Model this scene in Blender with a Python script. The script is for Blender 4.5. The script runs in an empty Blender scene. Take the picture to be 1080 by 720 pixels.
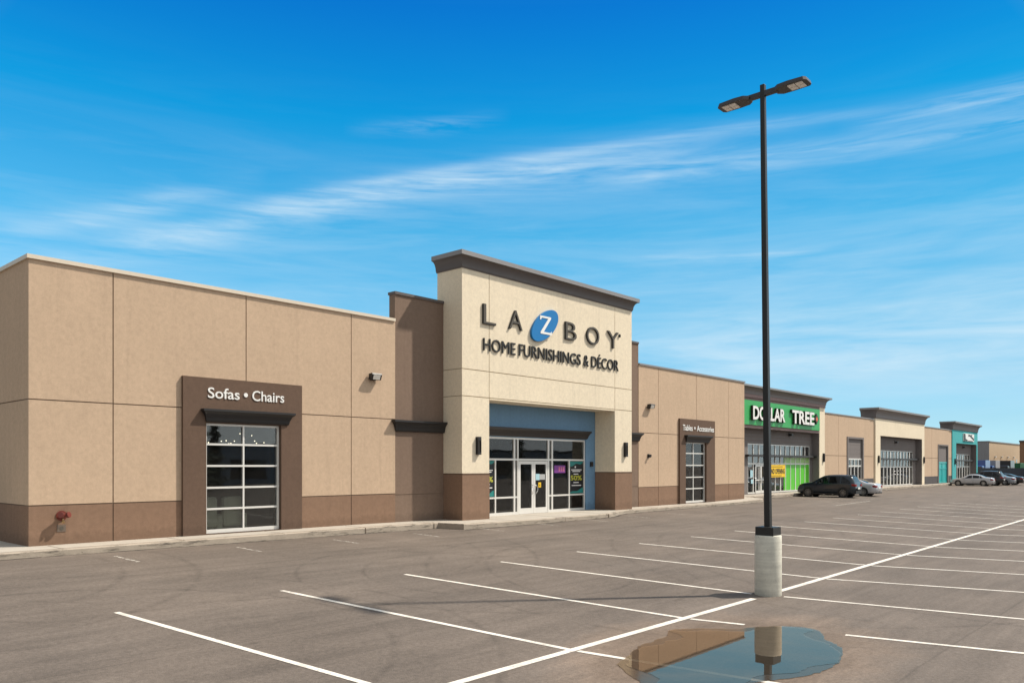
import bpy, bmesh, math, random
from mathutils import Vector, Matrix
random.seed(7)
S = bpy.context.scene
C = S.collection
R = math.radians
ROOTLOC = {}

# ------------------------------------------------------------------ materials
def node_math(nt, op, a, b=None, c=None, clamp=False):
    n = nt.nodes.new('ShaderNodeMath'); n.operation = op; n.use_clamp = clamp
    for i, v in enumerate((a, b, c)):
        if v is None: continue
        if isinstance(v, (int, float)): n.inputs[i].default_value = v
        else: nt.links.new(v, n.inputs[i])
    return n.outputs[0]

def new_mat(name):
    m = bpy.data.materials.new(name); m.use_nodes = True
    nt = m.node_tree
    return m, nt, nt.nodes['Principled BSDF']

def noise(nt, vec, scale, detail=4, rough=0.55, sc=None):
    if sc is not None:
        mp = nt.nodes.new('ShaderNodeMapping'); mp.inputs['Scale'].default_value = sc
        nt.links.new(vec, mp.inputs['Vector']); vec = mp.outputs[0]
    n = nt.nodes.new('ShaderNodeTexNoise'); n.inputs['Scale'].default_value = scale
    n.inputs['Detail'].default_value = detail; n.inputs['Roughness'].default_value = rough
    nt.links.new(vec, n.inputs['Vector'])
    return n.outputs['Fac']

def geo_pos(nt):
    return nt.nodes.new('ShaderNodeNewGeometry').outputs['Position']
def obj_pos(nt):
    return nt.nodes.new('ShaderNodeTexCoord').outputs['Object']

def ramp(nt, fac, stops):
    r = nt.nodes.new('ShaderNodeValToRGB')
    e = r.color_ramp.elements
    while len(e) < len(stops): e.new(0.5)
    for i, (p, c) in enumerate(stops):
        e[i].position = p; e[i].color = (*c, 1) if len(c) == 3 else c
    nt.links.new(fac, r.inputs[0])
    return r.outputs[0]

def mixc(nt, fac, a, b, mode='MIX'):
    m = nt.nodes.new('ShaderNodeMix'); m.data_type = 'RGBA'; m.blend_type = mode
    for sock, v in ((m.inputs[0], fac), (m.inputs[6], a), (m.inputs[7], b)):
        if isinstance(v, (int, float)): sock.default_value = v
        elif isinstance(v, tuple): sock.default_value = (*v, 1) if len(v) == 3 else v
        else: nt.links.new(v, sock)
    return m.outputs[2]

def bump(nt, h, strength, dist, bsdf):
    b = nt.nodes.new('ShaderNodeBump'); b.inputs['Strength'].default_value = strength; b.inputs['Distance'].default_value = dist
    nt.links.new(h, b.inputs['Height']); nt.links.new(b.outputs[0], bsdf.inputs['Normal'])

def stucco(name, col, var=0.10, streak=0.06):
    m, nt, b = new_mat(name)
    p = geo_pos(nt)
    n1 = noise(nt, p, 0.9, 5, 0.6)
    n2 = noise(nt, p, 9.0, 4, 0.7)
    n3 = noise(nt, p, 1.0, 3, 0.6, (5.0, 5.0, 0.35))
    n4 = noise(nt, p, 60.0, 3, 0.8)
    f = node_math(nt, 'MULTIPLY_ADD', n1, 2*var, 1-var)
    f = node_math(nt, 'MULTIPLY', f, node_math(nt, 'MULTIPLY_ADD', n2, 0.40, 0.80))
    f = node_math(nt, 'MULTIPLY', f, node_math(nt, 'MULTIPLY_ADD', n3, 2*streak, 1-streak))
    f = node_math(nt, 'MULTIPLY', f, node_math(nt, 'MULTIPLY_ADD', n4, 0.7, 0.65))
    st = node_math(nt, 'MULTIPLY_ADD', noise(nt, p, 1.0, 5, 0.7, (3.2, 3.2, 0.16)), 5.0, -2.75, clamp=True)
    f = node_math(nt, 'MULTIPLY', f, node_math(nt, 'MULTIPLY_ADD', st, -0.09, 1.0))
    bl = node_math(nt, 'MULTIPLY_ADD', noise(nt, p, 0.45, 4, 0.6), 4.0, -1.9, clamp=True)
    f = node_math(nt, 'MULTIPLY', f, node_math(nt, 'MULTIPLY_ADD', bl, -0.06, 1.0))
    sepz = nt.nodes.new('ShaderNodeSeparateXYZ'); nt.links.new(p, sepz.inputs[0])
    sp = node_math(nt, 'MULTIPLY_ADD', node_math(nt, 'ADD', sepz.outputs[2], node_math(nt, 'MULTIPLY', noise(nt, p, 5.0, 5, 0.7), -0.75)), -6.0, 1.0, clamp=True)
    f = node_math(nt, 'MULTIPLY', f, node_math(nt, 'MULTIPLY_ADD', sp, -0.16, 1.0))
    cmb = nt.nodes.new('ShaderNodeCombineColor')
    for i, v in enumerate(col): nt.links.new(node_math(nt, 'MULTIPLY', f, v), cmb.inputs[i])
    nt.links.new(cmb.outputs[0], b.inputs['Base Color'])
    b.inputs['Roughness'].default_value = 0.92; b.inputs['Specular IOR Level'].default_value = 0.25
    bump(nt, noise(nt, p, 70, 3, 0.7), 0.6, 0.012, b)
    return m

def plain(name, col, rough=0.6, metal=0.0, var=0.06, scale=6.0, spec=0.4, coat=0.0):
    m, nt, b = new_mat(name)
    p = obj_pos(nt)
    n1 = noise(nt, p, scale, 4, 0.6)
    f = node_math(nt, 'MULTIPLY_ADD', n1, 2*var, 1-var)
    cmb = nt.nodes.new('ShaderNodeCombineColor')
    for i, v in enumerate(col): nt.links.new(node_math(nt, 'MULTIPLY', f, v), cmb.inputs[i])
    nt.links.new(cmb.outputs[0], b.inputs['Base Color'])
    nt.links.new(node_math(nt, 'MULTIPLY_ADD', noise(nt, p, scale*2.3, 3), 0.12, rough-0.06), b.inputs['Roughness'])
    b.inputs['Metallic'].default_value = metal; b.inputs['Specular IOR Level'].default_value = spec
    b.inputs['Coat Weight'].default_value = coat; b.inputs['Coat Roughness'].default_value = 0.04
    return m

def glass(name, tint, ior=1.75, dirt=0.03):
    m, nt, b = new_mat(name)
    nt.nodes.remove(b)
    out = nt.nodes['Material Output']
    tr = nt.nodes.new('ShaderNodeBsdfTransparent'); tr.inputs[0].default_value = (*tint, 1)
    gl = nt.nodes.new('ShaderNodeBsdfGlossy'); gl.inputs['Roughness'].default_value = 0.015
    gl.inputs['Color'].default_value = (0.92, 0.95, 0.97, 1)
    fr = nt.nodes.new('ShaderNodeFresnel'); fr.inputs['IOR'].default_value = ior
    p = geo_pos(nt)
    bp = nt.nodes.new('ShaderNodeBump'); bp.inputs['Strength'].default_value = 0.05; bp.inputs['Distance'].default_value = 0.03
    nt.links.new(noise(nt, p, 0.8, 2), bp.inputs['Height'])
    nt.links.new(bp.outputs[0], gl.inputs['Normal'])
    mx = nt.nodes.new('ShaderNodeMixShader')
    nt.links.new(fr.outputs[0], mx.inputs[0]); nt.links.new(tr.outputs[0], mx.inputs[1]); nt.links.new(gl.outputs[0], mx.inputs[2])
    df = nt.nodes.new('ShaderNodeBsdfDiffuse'); df.inputs[0].default_value = (0.5, 0.48, 0.45, 1)
    mx2 = nt.nodes.new('ShaderNodeMixShader')
    nt.links.new(node_math(nt, 'MULTIPLY', noise(nt, p, 2.0, 4), dirt*2), mx2.inputs[0])
    nt.links.new(mx.outputs[0], mx2.inputs[1]); nt.links.new(df.outputs[0], mx2.inputs[2])
    nt.links.new(mx2.outputs[0], out.inputs['Surface'])
    return m

def asphalt():
    m, nt, b = new_mat('asphalt')
    p = geo_pos(nt)
    sep = nt.nodes.new('ShaderNodeSeparateXYZ'); nt.links.new(p, sep.inputs[0])
    x, y = sep.outputs[0], sep.outputs[1]
    f = node_math(nt, 'MULTIPLY_ADD', noise(nt, p, 55, 3, 0.8), 1.3, 0.35)              # aggregate
    f = node_math(nt, 'MULTIPLY', f, node_math(nt, 'MULTIPLY_ADD', noise(nt, p, 14, 4, 0.7), 1.0, 0.5))
    f = node_math(nt, 'MULTIPLY', f, node_math(nt, 'MULTIPLY_ADD', noise(nt, p, 0.35, 5, 0.65), 0.70, 0.65))
    f = node_math(nt, 'MULTIPLY', f, node_math(nt, 'MULTIPLY_ADD', noise(nt, p, 1.0, 4, 0.65, (0.10, 1.5, 1)), 0.70, 0.65))   # lane wear along the building
    f = node_math(nt, 'MULTIPLY', f, node_math(nt, 'MULTIPLY_ADD', noise(nt, p, 1.0, 3, 0.6, (0.5, 4.0, 1)), 0.40, 0.80))
    # tyre arcs: dark curved scuffs
    brk = noise(nt, p, 1.3, 3, 0.6)
    for cx, cy, r, w, k in ((4.0, 12.0, 4.6, 0.10, .20), (4.0, 12.0, 6.15, 0.10, .20), (10.5, 20.5, 7.4, .11, .18), (10.5, 20.5, 8.9, .11, .18),
                            (19.5, 9.0, 7.0, .10, .20), (19.5, 9.0, 8.5, .10, .20), (2.5, 19.5, 5.0, .12, .18), (2.5, 19.5, 6.5, .12, .18), (26.0, 23.0, 11.5, .12, .16), (26.0, 23.0, 13.1, .12, .16),
                            (14.0, 13.0, 3.2, .09, .2), (14.0, 13.0, 4.7, .09, .2), (30.0, 2.0, 14.0, .12, .18), (30.0, 2.0, 15.5, .12, .18)):
        dx = node_math(nt, 'SUBTRACT', x, cx); dy = node_math(nt, 'SUBTRACT', y, cy)
        d = node_math(nt, 'SQRT', node_math(nt, 'ADD', node_math(nt, 'MULTIPLY', dx, dx), node_math(nt, 'MULTIPLY', dy, dy)))
        a = node_math(nt, 'DIVIDE', node_math(nt, 'ABSOLUTE', node_math(nt, 'SUBTRACT', d, r)), w)
        band = node_math(nt, 'SUBTRACT', 1.0, a, clamp=True)
        band = node_math(nt, 'MULTIPLY', band, node_math(nt, 'MULTIPLY_ADD', brk, 4.0, -1.5, clamp=True))
        f = node_math(nt, 'MULTIPLY', f, node_math(nt, 'MULTIPLY_ADD', band, -k*1.25, 1.0))
    # laid seams running along the building, and dragged rubber smears
    for ys, w_, k in ((17.3, 0.035, .30), (10.9, 0.03, .22), (3.2, 0.03, .22)):
        yy = node_math(nt, 'ADD', y, node_math(nt, 'MULTIPLY', noise(nt, p, 0.5, 3), 0.12))
        sm = node_math(nt, 'SUBTRACT', 1.0, node_math(nt, 'DIVIDE', node_math(nt, 'ABSOLUTE', node_math(nt, 'SUBTRACT', yy, ys)), w_), clamp=True)
        f = node_math(nt, 'MULTIPLY', f, node_math(nt, 'MULTIPLY_ADD', sm, -k, 1.0))
    smear = node_math(nt, 'MULTIPLY_ADD', noise(nt, p, 1.0, 4, 0.6, (0.16, 1.1, 1)), 6.0, -3.5, clamp=True)
    f = node_math(nt, 'MULTIPLY', f, node_math(nt, 'MULTIPLY_ADD', smear, -0.20, 1.0))
    # dark drips of oil
    oil = node_math(nt, 'MULTIPLY_ADD', noise(nt, p, 2.2, 2, 0.4), 8.0, -5.9, clamp=True)
    f = node_math(nt, 'MULTIPLY', f, node_math(nt, 'MULTIPLY_ADD', oil, -0.34, 1.0))
    # silt dried in a ring round the puddle
    ex = node_math(nt, 'DIVIDE', node_math(nt, 'SUBTRACT', x, 11.0), 3.2); ey = node_math(nt, 'DIVIDE', node_math(nt, 'SUBTRACT', y, 5.5), 2.0)
    dd = node_math(nt, 'SQRT', node_math(nt, 'ADD', node_math(nt, 'MULTIPLY', ex, ex), node_math(nt, 'MULTIPLY', ey, ey)))
    dd = node_math(nt, 'ADD', dd, node_math(nt, 'MULTIPLY_ADD', noise(nt, p, 1.1, 4), 0.7, -0.35))
    damp = node_math(nt, 'MULTIPLY_ADD', dd, -9.0, 7.6, clamp=True)
    f = node_math(nt, 'MULTIPLY', f, node_math(nt, 'MULTIPLY_ADD', damp, -0.22, 1.0))
    silt = node_math(nt, 'MULTIPLY_ADD', dd, -1.9, 2.3, clamp=True)
    base = ramp(nt, noise(nt, p, 0.22, 3), [(0.3, (0.136, 0.113, 0.096)), (0.7, (0.152, 0.124, 0.103))])
    base = mixc(nt, node_math(nt, 'MULTIPLY', silt, 0.6), base, (0.25, 0.18, 0.13))
    spk = node_math(nt, 'MULTIPLY_ADD', noise(nt, p, 34, 2, 0.5), 10, -6.9, clamp=True)    # pale stones
    base = mixc(nt, node_math(nt, 'MULTIPLY', spk, 0.5), base, (0.32, 0.28, 0.25))
    vm = nt.nodes.new('ShaderNodeVectorMath'); vm.operation = 'SCALE'
    nt.links.new(base, vm.inputs[0]); nt.links.new(f, vm.inputs['Scale'])
    nt.links.new(vm.outputs[0], b.inputs['Base Color'])
    b.inputs['Roughness'].default_value = 0.88; b.inputs['Specular IOR Level'].default_value = 0.3
    bump(nt, noise(nt, p, 60, 3, 0.7), 0.7, 0.012, b)
    return m

def paint_mat():
    m, nt, b = new_mat('road_paint')
    p = geo_pos(nt)
    nt.links.new(ramp(nt, noise(nt, p, 3.0, 6, 0.7), [(0.3, (0.56, 0.51, 0.45)), (0.55, (0.80, 0.75, 0.67))]), b.inputs['Base Color']); b.inputs['Roughness'].default_value = 0.7
    out = nt.nodes['Material Output']
    tr = nt.nodes.new('ShaderNodeBsdfTransparent'); mx = nt.nodes.new('ShaderNodeMixShader')
    w = node_math(nt, 'MULTIPLY_ADD', noise(nt, p, 24, 5, 0.75), 7.0, -3.55, clamp=True)
    w2 = node_math(nt, 'MULTIPLY_ADD', noise(nt, p, 1.1, 4, 0.65), 4.5, -1.9, clamp=True)
    nt.links.new(node_math(nt, 'MULTIPLY', node_math(nt, 'MULTIPLY', w, node_math(nt, 'ADD', w2, 0.35)), 0.50), mx.inputs[0])
    nt.links.new(b.outputs[0], mx.inputs[1]); nt.links.new(tr.outputs[0], mx.inputs[2]); nt.links.new(mx.outputs[0], out.inputs['Surface'])
    return m

def faded_paint():
    m, nt, b = new_mat('faded_road_paint')
    p = geo_pos(nt)
    b.inputs['Base Color'].default_value = (0.6, 0.56, 0.5, 1); b.inputs['Roughness'].default_value = 0.8
    out = nt.nodes['Material Output']
    tr = nt.nodes.new('ShaderNodeBsdfTransparent'); mx = nt.nodes.new('ShaderNodeMixShader')
    w = node_math(nt, 'MULTIPLY_ADD', noise(nt, p, 10, 5, 0.75), 4.0, -1.35, clamp=True)
    nt.links.new(w, mx.inputs[0])
    nt.links.new(b.outputs[0], mx.inputs[1]); nt.links.new(tr.outputs[0], mx.inputs[2]); nt.links.new(mx.outputs[0], out.inputs['Surface'])
    return m

def concrete(name, col, rings=False, scale=1.0, rough_patches=False):
    m, nt, b = new_mat(name)
    p = geo_pos(nt)
    f = node_math(nt, 'MULTIPLY_ADD', noise(nt, p, 4*scale, 6, 0.65), 0.5, 0.75)
    f = node_math(nt, 'MULTIPLY', f, node_math(nt, 'MULTIPLY_ADD', noise(nt, p, 40*scale, 3, 0.7), 0.3, 0.85))
    pit = node_math(nt, 'MULTIPLY_ADD', noise(nt, p, 22*scale, 2, 0.5), 9, -6.2, clamp=True)
    f = node_math(nt, 'MULTIPLY', f, node_math(nt, 'MULTIPLY_ADD', pit, -0.5, 1))
    if rough_patches:
        ch = node_math(nt, 'MULTIPLY_ADD', noise(nt, p, 1.0, 5, 0.7, (1.6, 1.6, 9.0)), 7.0, -3.6, clamp=True)
        f = node_math(nt, 'MULTIPLY', f, node_math(nt, 'MULTIPLY_ADD', ch, -0.62, 1.0))
    if rings:
        rr = noise(nt, p, 1.0, 2, 0.5, (1.2, 1.2, 16))
        f = node_math(nt, 'MULTIPLY', f, node_math(nt, 'MULTIPLY_ADD', rr, 0.5, 0.75))
    cmb = nt.nodes.new('ShaderNodeCombineColor')
    for i, v in enumerate(col): nt.links.new(node_math(nt, 'MULTIPLY', f, v), cmb.inputs[i])
    nt.links.new(cmb.outputs[0], b.inputs['Base Color'])
    b.inputs['Roughness'].default_value = 0.9
    bump(nt, noise(nt, p, 30, 4, 0.7), 0.5, 0.01, b)
    return m

def water_mat(name, ior, rough, tint):
    m, nt, b = new_mat(name); nt.nodes.remove(b)
    out = nt.nodes['Material Output']; p = geo_pos(nt)
    tr = nt.nodes.new('ShaderNodeBsdfTransparent'); tr.inputs[0].default_value = (*tint, 1)
    gl = nt.nodes.new('ShaderNodeBsdfGlossy'); gl.inputs['Roughness'].default_value = rough; gl.inputs['Color'].default_value = (1.0, 0.85, 0.71, 1)
    fr = nt.nodes.new('ShaderNodeFresnel'); fr.inputs['IOR'].default_value = ior
    bp = nt.nodes.new('ShaderNodeBump'); bp.inputs['Strength'].default_value = 0.012; bp.inputs['Distance'].default_value = 0.01
    nt.links.new(noise(nt, p, 3, 2), bp.inputs['Height']); nt.links.new(bp.outputs[0], gl.inputs['Normal'])
    mx = nt.nodes.new('ShaderNodeMixShader')
    nt.links.new(fr.outputs[0], mx.inputs[0]); nt.links.new(tr.outputs[0], mx.inputs[1]); nt.links.new(gl.outputs[0], mx.inputs[2])
    # pale brown diffuse mixed in to grey the blue sky reflection
    df = nt.nodes.new('ShaderNodeBsdfDiffuse'); df.inputs[0].default_value = (0.44, 0.37, 0.29, 1)
    mx2 = nt.nodes.new('ShaderNodeMixShader')
    nt.links.new(node_math(nt, 'MULTIPLY_ADD', noise(nt, p, 1.3, 4), 0.06, 0.02), mx2.inputs[0])
    nt.links.new(mx.outputs[0], mx2.inputs[1]); nt.links.new(df.outputs[0], mx2.inputs[2]); nt.links.new(mx2.outputs[0], out.inputs['Surface'])
    return m

def gutter_mat():
    m, nt, b = new_mat('gutter_grit')
    p = geo_pos(nt)
    b.inputs['Base Color'].default_value = (0.045, 0.038, 0.032, 1); b.inputs['Roughness'].default_value = 0.95
    out = nt.nodes['Material Output']
    tr = nt.nodes.new('ShaderNodeBsdfTransparent'); mx = nt.nodes.new('ShaderNodeMixShader')
    nt.links.new(node_math(nt, 'MULTIPLY_ADD', noise(nt, p, 2.2, 5, 0.7), 4.0, -1.5, clamp=True), mx.inputs[0])
    nt.links.new(b.outputs[0], mx.inputs[1]); nt.links.new(tr.outputs[0], mx.inputs[2]); nt.links.new(mx.outputs[0], out.inputs['Surface'])
    return m

M = {}
M['tan'] = stucco('tan_stucco', (0.53, 0.393, 0.28))
M['cream'] = stucco('cream_stucco', (0.775, 0.68, 0.525), 0.05, 0.04)
M['brown'] = stucco('brown_stucco', (0.24, 0.152, 0.104))
M['pier'] = stucco('taupe_stucco', (0.205, 0.145, 0.11))
M['umber'] = stucco('umber_stucco', (0.135, 0.088, 0.064))
M['joint'] = plain('joint_sealant', (0.17, 0.12, 0.085), 0.9)
M['blue'] = stucco('blue_stucco', (0.175, 0.315, 0.48), 0.05)
M['teal'] = stucco('teal_stucco', (0.07, 0.40, 0.42), 0.05)
M['grey_siding'] = stucco('grey_siding', (0.19, 0.172, 0.168), 0.06)
M['maroon'] = stucco('mauve_grey_stucco', (0.29, 0.215, 0.21), 0.06)
M['dark_base'] = stucco('charcoal_stucco', (0.085, 0.08, 0.085), 0.06)
M['cornice'] = plain('charcoal_cornice', (0.105, 0.092, 0.090), 0.55, var=0.10, scale=3)
M['grey_cornice'] = plain('grey_cornice', (0.17, 0.152, 0.15), 0.55, var=0.10, scale=3)
M['cornice_top'] = plain('grey_flashing', (0.26, 0.25, 0.25), 0.45, 0.3)
M['cap'] = plain('pale_flashing', (0.66, 0.58, 0.47), 0.45, 0.1)
M['black_metal'] = plain('black_metal', (0.022, 0.021, 0.022), 0.45)
M['bronze'] = plain('bronze_metal', (0.05, 0.045, 0.045), 0.4, 0.4)
M['alu'] = plain('white_aluminium', (0.72, 0.71, 0.68), 0.35, 0.15, var=0.04)
M['alu_grey'] = plain('satin_aluminium', (0.55, 0.55, 0.54), 0.35, 0.5, var=0.04)
M['glass'] = glass('shop_glass', (0.88, 0.90, 0.89), 1.6, 0.010)
M['glass_bright'] = glass('reflective_glass', (0.85, 0.88, 0.88), 2.6, 0.04)
M['white_film'] = plain('white_window_film', (0.78, 0.78, 0.76), 0.2, 0, 0.10, 2)
M['green_film'] = plain('green_window_film', (0.10, 0.52, 0.03), 0.35, 0, 0.08, 2)
M['pale_green_film'] = plain('pale_green_window_film', (0.36, 0.60, 0.22), 0.35, 0, 0.1, 2)
M['teal_film'] = plain('teal_window_film', (0.04, 0.42, 0.42), 0.3, 0, 0.1, 2)
M['white'] = plain('white_letter', (0.82, 0.82, 0.80), 0.4, var=0.03)
M['letter_edge'] = plain('black_letter_edge', (0.02, 0.019, 0.018), 0.45)
M['letter_face'] = plain('charcoal_letter_face', (0.09, 0.078, 0.062), 0.5)
M['emblem'] = plain('blue_emblem', (0.0, 0.17, 0.46), 0.3, var=0.04)
M['sign_green'] = plain('green_sign_board', (0.035, 0.36, 0.09), 0.4, var=0.05)
M['orange'] = plain('orange_mark', (0.75, 0.16, 0.05), 0.4)
M['yellow'] = plain('yellow_banner', (0.86, 0.55, 0.02), 0.5)
M['asphalt'] = asphalt()
M['paint'] = paint_mat()
M['faded'] = faded_paint()
M['pavement'] = concrete('pavement_concrete', (0.43, 0.39, 0.335), scale=0.5)
M['kerb'] = concrete('kerb_concrete', (0.37, 0.315, 0.255), scale=0.6, rough_patches=True)
M['post'] = concrete('post_concrete', (0.60, 0.585, 0.51), True)
M['pole'] = plain('dark_pole_paint', (0.020, 0.021, 0.021), 0.4)
M['lamp_body'] = plain('grey_lamp_housing', (0.06, 0.060, 0.064), 0.4, 0.3)
M['led'] = plain('led_panel', (0.90, 0.90, 0.88), 0.3)
M['lens'] = plain('lamp_lens', (0.75, 0.72, 0.66), 0.25)
M['red_metal'] = plain('red_metal', (0.16, 0.035, 0.025), 0.4)
M['brass'] = plain('brass', (0.55, 0.4, 0.2), 0.35, 0.8)
M['plate'] = plain('grey_plate', (0.16, 0.125, 0.10), 0.5, 0.3)
M['floor_in'] = plain('shop_floor', (0.10, 0.08, 0.06), 0.4)
M['wall_in'] = plain('shop_interior_wall', (0.20, 0.185, 0.16), 0.8)
M['roof'] = plain('roof_membrane', (0.4, 0.39, 0.37), 0.9)
M['water'] = water_mat('rain_water', 2.0, 0.0, (0.93, 0.86, 0.74))
M['wet'] = water_mat('wet_film', 1.5, 0.10, (0.50, 0.47, 0.44))
M['tyre'] = plain('tyre_rubber', (0.018, 0.018, 0.018), 0.8)
M['rim'] = plain('alloy_rim', (0.55, 0.55, 0.55), 0.3, 0.8)
M['dark_rim'] = plain('grey_alloy_rim', (0.22, 0.22, 0.22), 0.35, 0.7)
M['car_glass'] = plain('car_glass', (0.012, 0.014, 0.016), 0.05, spec=0.9, var=0.02)
M['tail'] = plain('tail_light_red', (0.28, 0.012, 0.012), 0.2)
M['head'] = plain('head_light_clear', (0.65, 0.66, 0.67), 0.15)
M['trim'] = plain('black_car_trim', (0.02, 0.02, 0.02), 0.6)
M['chrome'] = plain('chrome', (0.75, 0.75, 0.75), 0.12, 1.0)
def carpaint(n, c): return plain(n, c, 0.30, 0.25, 0.03, 3, 0.4, 0.7)
M['p_navy'] = carpaint('dark_blue_grey_car_paint', (0.009, 0.019, 0.031))
M['p_silver'] = carpaint('silver_car_paint', (0.52, 0.53, 0.56))
M['p_black'] = carpaint('black_car_paint', (0.014, 0.014, 0.016))
M['p_grey'] = carpaint('grey_blue_car_paint', (0.30, 0.33, 0.37))
M['p_white'] = carpaint('white_car_paint', (0.75, 0.75, 0.75))
M['p_blue'] = carpaint('blue_truck_paint', (0.03, 0.10, 0.32))
M['green_steel'] = plain('green_steel', (0.025, 0.13, 0.055), 0.5)
M['fence'] = plain('slate_fence', (0.065, 0.075, 0.095), 0.7)
M['metal_side'] = plain('grey_metal_cladding', (0.30, 0.30, 0.31), 0.5, 0.2)
M['far_tan'] = stucco('far_tan_stucco', (0.50, 0.38, 0.26))
M['far_brown'] = stucco('far_brown_stucco', (0.30, 0.17, 0.10))
M['fabric'] = plain('sage_upholstery', (0.42, 0.42, 0.33), 0.95, scale=20)
M['poster_dark'] = plain('black_poster', (0.012, 0.014, 0.018), 0.35)
M['poster_teal'] = plain('teal_poster_wave', (0.022, 0.21, 0.20), 0.35)
M['poster_yellow'] = plain('yellow_poster_print', (0.42, 0.42, 0.05), 0.4)
M['poster_white'] = plain('white_poster_print', (0.75, 0.75, 0.75), 0.4)
M['purple'] = plain('purple_sign', (0.20, 0.05, 0.28), 0.4)
M['pink'] = plain('pink_sign', (0.55, 0.16, 0.28), 0.4)
M['cyan_notice'] = plain('pale_blue_notice', (0.38, 0.60, 0.68), 0.4)
M['bark'] = plain('bark', (0.09, 0.065, 0.045), 0.9)
M['needles'] = plain('spruce_needles', (0.035, 0.06, 0.025), 0.8, var=0.4, scale=0.8)
def bulb_mat():
    m, nt, b = new_mat('lit_bulb')
    b.inputs['Emission Color'].default_value = (1, 0.86, 0.62, 1); b.inputs['Emission Strength'].default_value = 2.5
    n = noise(nt, obj_pos(nt), 3); nt.links.new(ramp(nt, n, [(0, (.9, .85, .7)), (1, (1, .95, .85))]), b.inputs['Base Color'])
    return m
M['bulb'] = bulb_mat()

# ------------------------------------------------------------------ object helpers
def tag(o, label=None, cat=None, group=None, kind=None):
    if label: o['label'] = label
    if cat: o['category'] = cat
    if group: o['group'] = group
    if kind: o['kind'] = kind
    return o

def thing(name, label, cat, loc=(0, 0, 0), rz=0.0, group=None):
    o = bpy.data.objects.new(name, None); C.objects.link(o)
    o.location = loc; o.rotation_euler = (0, 0, rz); o.empty_display_size = 0.3
    ROOTLOC[o.name] = Vector(loc)
    return tag(o, label, cat, group)

def obj(name, bm, mats, parent=None, local=False, smooth=False, bevel=0.0, label=None):
    """world-space bmesh -> one mesh object; under a parent its vertices are moved to the root's frame unless local"""
    me = bpy.data.meshes.new(name)
    root = parent
    while root is not None and root.parent is not None: root = root.parent
    if root is not None and not local:
        bmesh.ops.translate(bm, verts=bm.verts, vec=-ROOTLOC[root.name])
    bm.normal_update()
    bm.to_mesh(me); bm.free()
    for m in (mats if isinstance(mats, (list, tuple)) else [mats]): me.materials.append(m)
    if smooth:
        for p in me.polygons: p.use_smooth = True
    o = bpy.data.objects.new(name, me); C.objects.link(o)
    if parent is not None: o.parent = parent
    if bevel:
        b = o.modifiers.new('bevel', 'BEVEL'); b.width = bevel; b.segments = 2; b.limit_method = 'ANGLE'
    if label: o['label'] = label
    return o

def copy_tree(o, parent=None):
    c = o.copy(); C.objects.link(c)
    if parent is not None: c.parent = parent
    for ch in list(o.children): copy_tree(ch, c)
    return c

def box(bm, x0, x1, y0, y1, z0, z1, mi=0):
    vs = [bm.verts.new(v) for v in ((x0, y0, z0), (x1, y0, z0), (x1, y1, z0), (x0, y1, z0), (x0, y0, z1), (x1, y0, z1), (x1, y1, z1), (x0, y1, z1))]
    for idx in ((0, 3, 2, 1), (4, 5, 6, 7), (0, 1, 5, 4), (1, 2, 6, 5), (2, 3, 7, 6), (3, 0, 4, 7)):
        f = bm.faces.new([vs[i] for i in idx]); f.material_index = mi
    return vs

def B(*a, mi=0):
    bm = bmesh.new(); box(bm, *a, mi=mi); return bm

def tube(bm, p0, p1, r0, r1=None, n=12, mi=0, cap=True):
    r1 = r0 if r1 is None else r1
    p0, p1 = Vector(p0), Vector(p1); d = (p1 - p0).normalized()
    a = d.orthogonal().normalized(); b = d.cross(a)
    v0 = [bm.verts.new(p0 + (a*math.cos(t)+b*math.sin(t))*r0) for t in (2*math.pi*i/n for i in range(n))]
    v1 = [bm.verts.new(p1 + (a*math.cos(t)+b*math.sin(t))*r1) for t in (2*math.pi*i/n for i in range(n))]
    for i in range(n):
        f = bm.faces.new((v0[i], v0[(i+1) % n], v1[(i+1) % n], v1[i])); f.material_index = mi; f.smooth = True
    if cap:
        bm.faces.new(v0[::-1]).material_index = mi; bm.faces.new(v1).material_index = mi

def facade(bm, x0, x1, z0, z1, yb, cell, xcuts=(), zcuts=()):
    """front wall as a relief: cell(xc, zc) -> None for an opening or (front y, material index)"""
    xs = sorted({round(v, 4) for v in (x0, x1, *xcuts) if x0-1e-6 <= v <= x1+1e-6})
    zs = sorted({round(v, 4) for v in (z0, z1, *zcuts) if z0-1e-6 <= v <= z1+1e-6})
    nx, nz = len(xs)-1, len(zs)-1
    g = [[cell((xs[i]+xs[i+1])/2, (zs[j]+zs[j+1])/2) for j in range(nz)] for i in range(nx)]
    def q(pts, mi):
        f = bm.faces.new([bm.verts.new(p) for p in pts]); f.material_index = mi
    for i in range(nx):
        for j in range(nz):
            c = g[i][j]
            if c is None: continue
            y, m = c; a, b, l, h = xs[i], xs[i+1], zs[j], zs[j+1]
            q(((a, y, l), (b, y, l), (b, y, h), (a, y, h)), m)
            q(((a, yb, l), (a, yb, h), (b, yb, h), (b, yb, l)), m)
            for di, dj in ((-1, 0), (1, 0), (0, -1), (0, 1)):
                ii, jj = i+di, j+dj
                nb = g[ii][jj] if 0 <= ii < nx and 0 <= jj < nz else None
                ye = yb if nb is None else nb[0]
                if ye <= y + 1e-6: continue
                if di == -1: q(((a, ye, l), (a, y, l), (a, y, h), (a, ye, h)), m)
                if di == 1: q(((b, y, l), (b, ye, l), (b, ye, h), (b, y, h)), m)
                if dj == -1: q(((a, ye, l), (b, ye, l), (b, y, l), (a, y, l)), m)
                if dj == 1: q(((a, y, h), (b, y, h), (b, ye, h), (a, ye, h)), m)
    bmesh.ops.remove_doubles(bm, verts=bm.verts, dist=1e-5)

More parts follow.
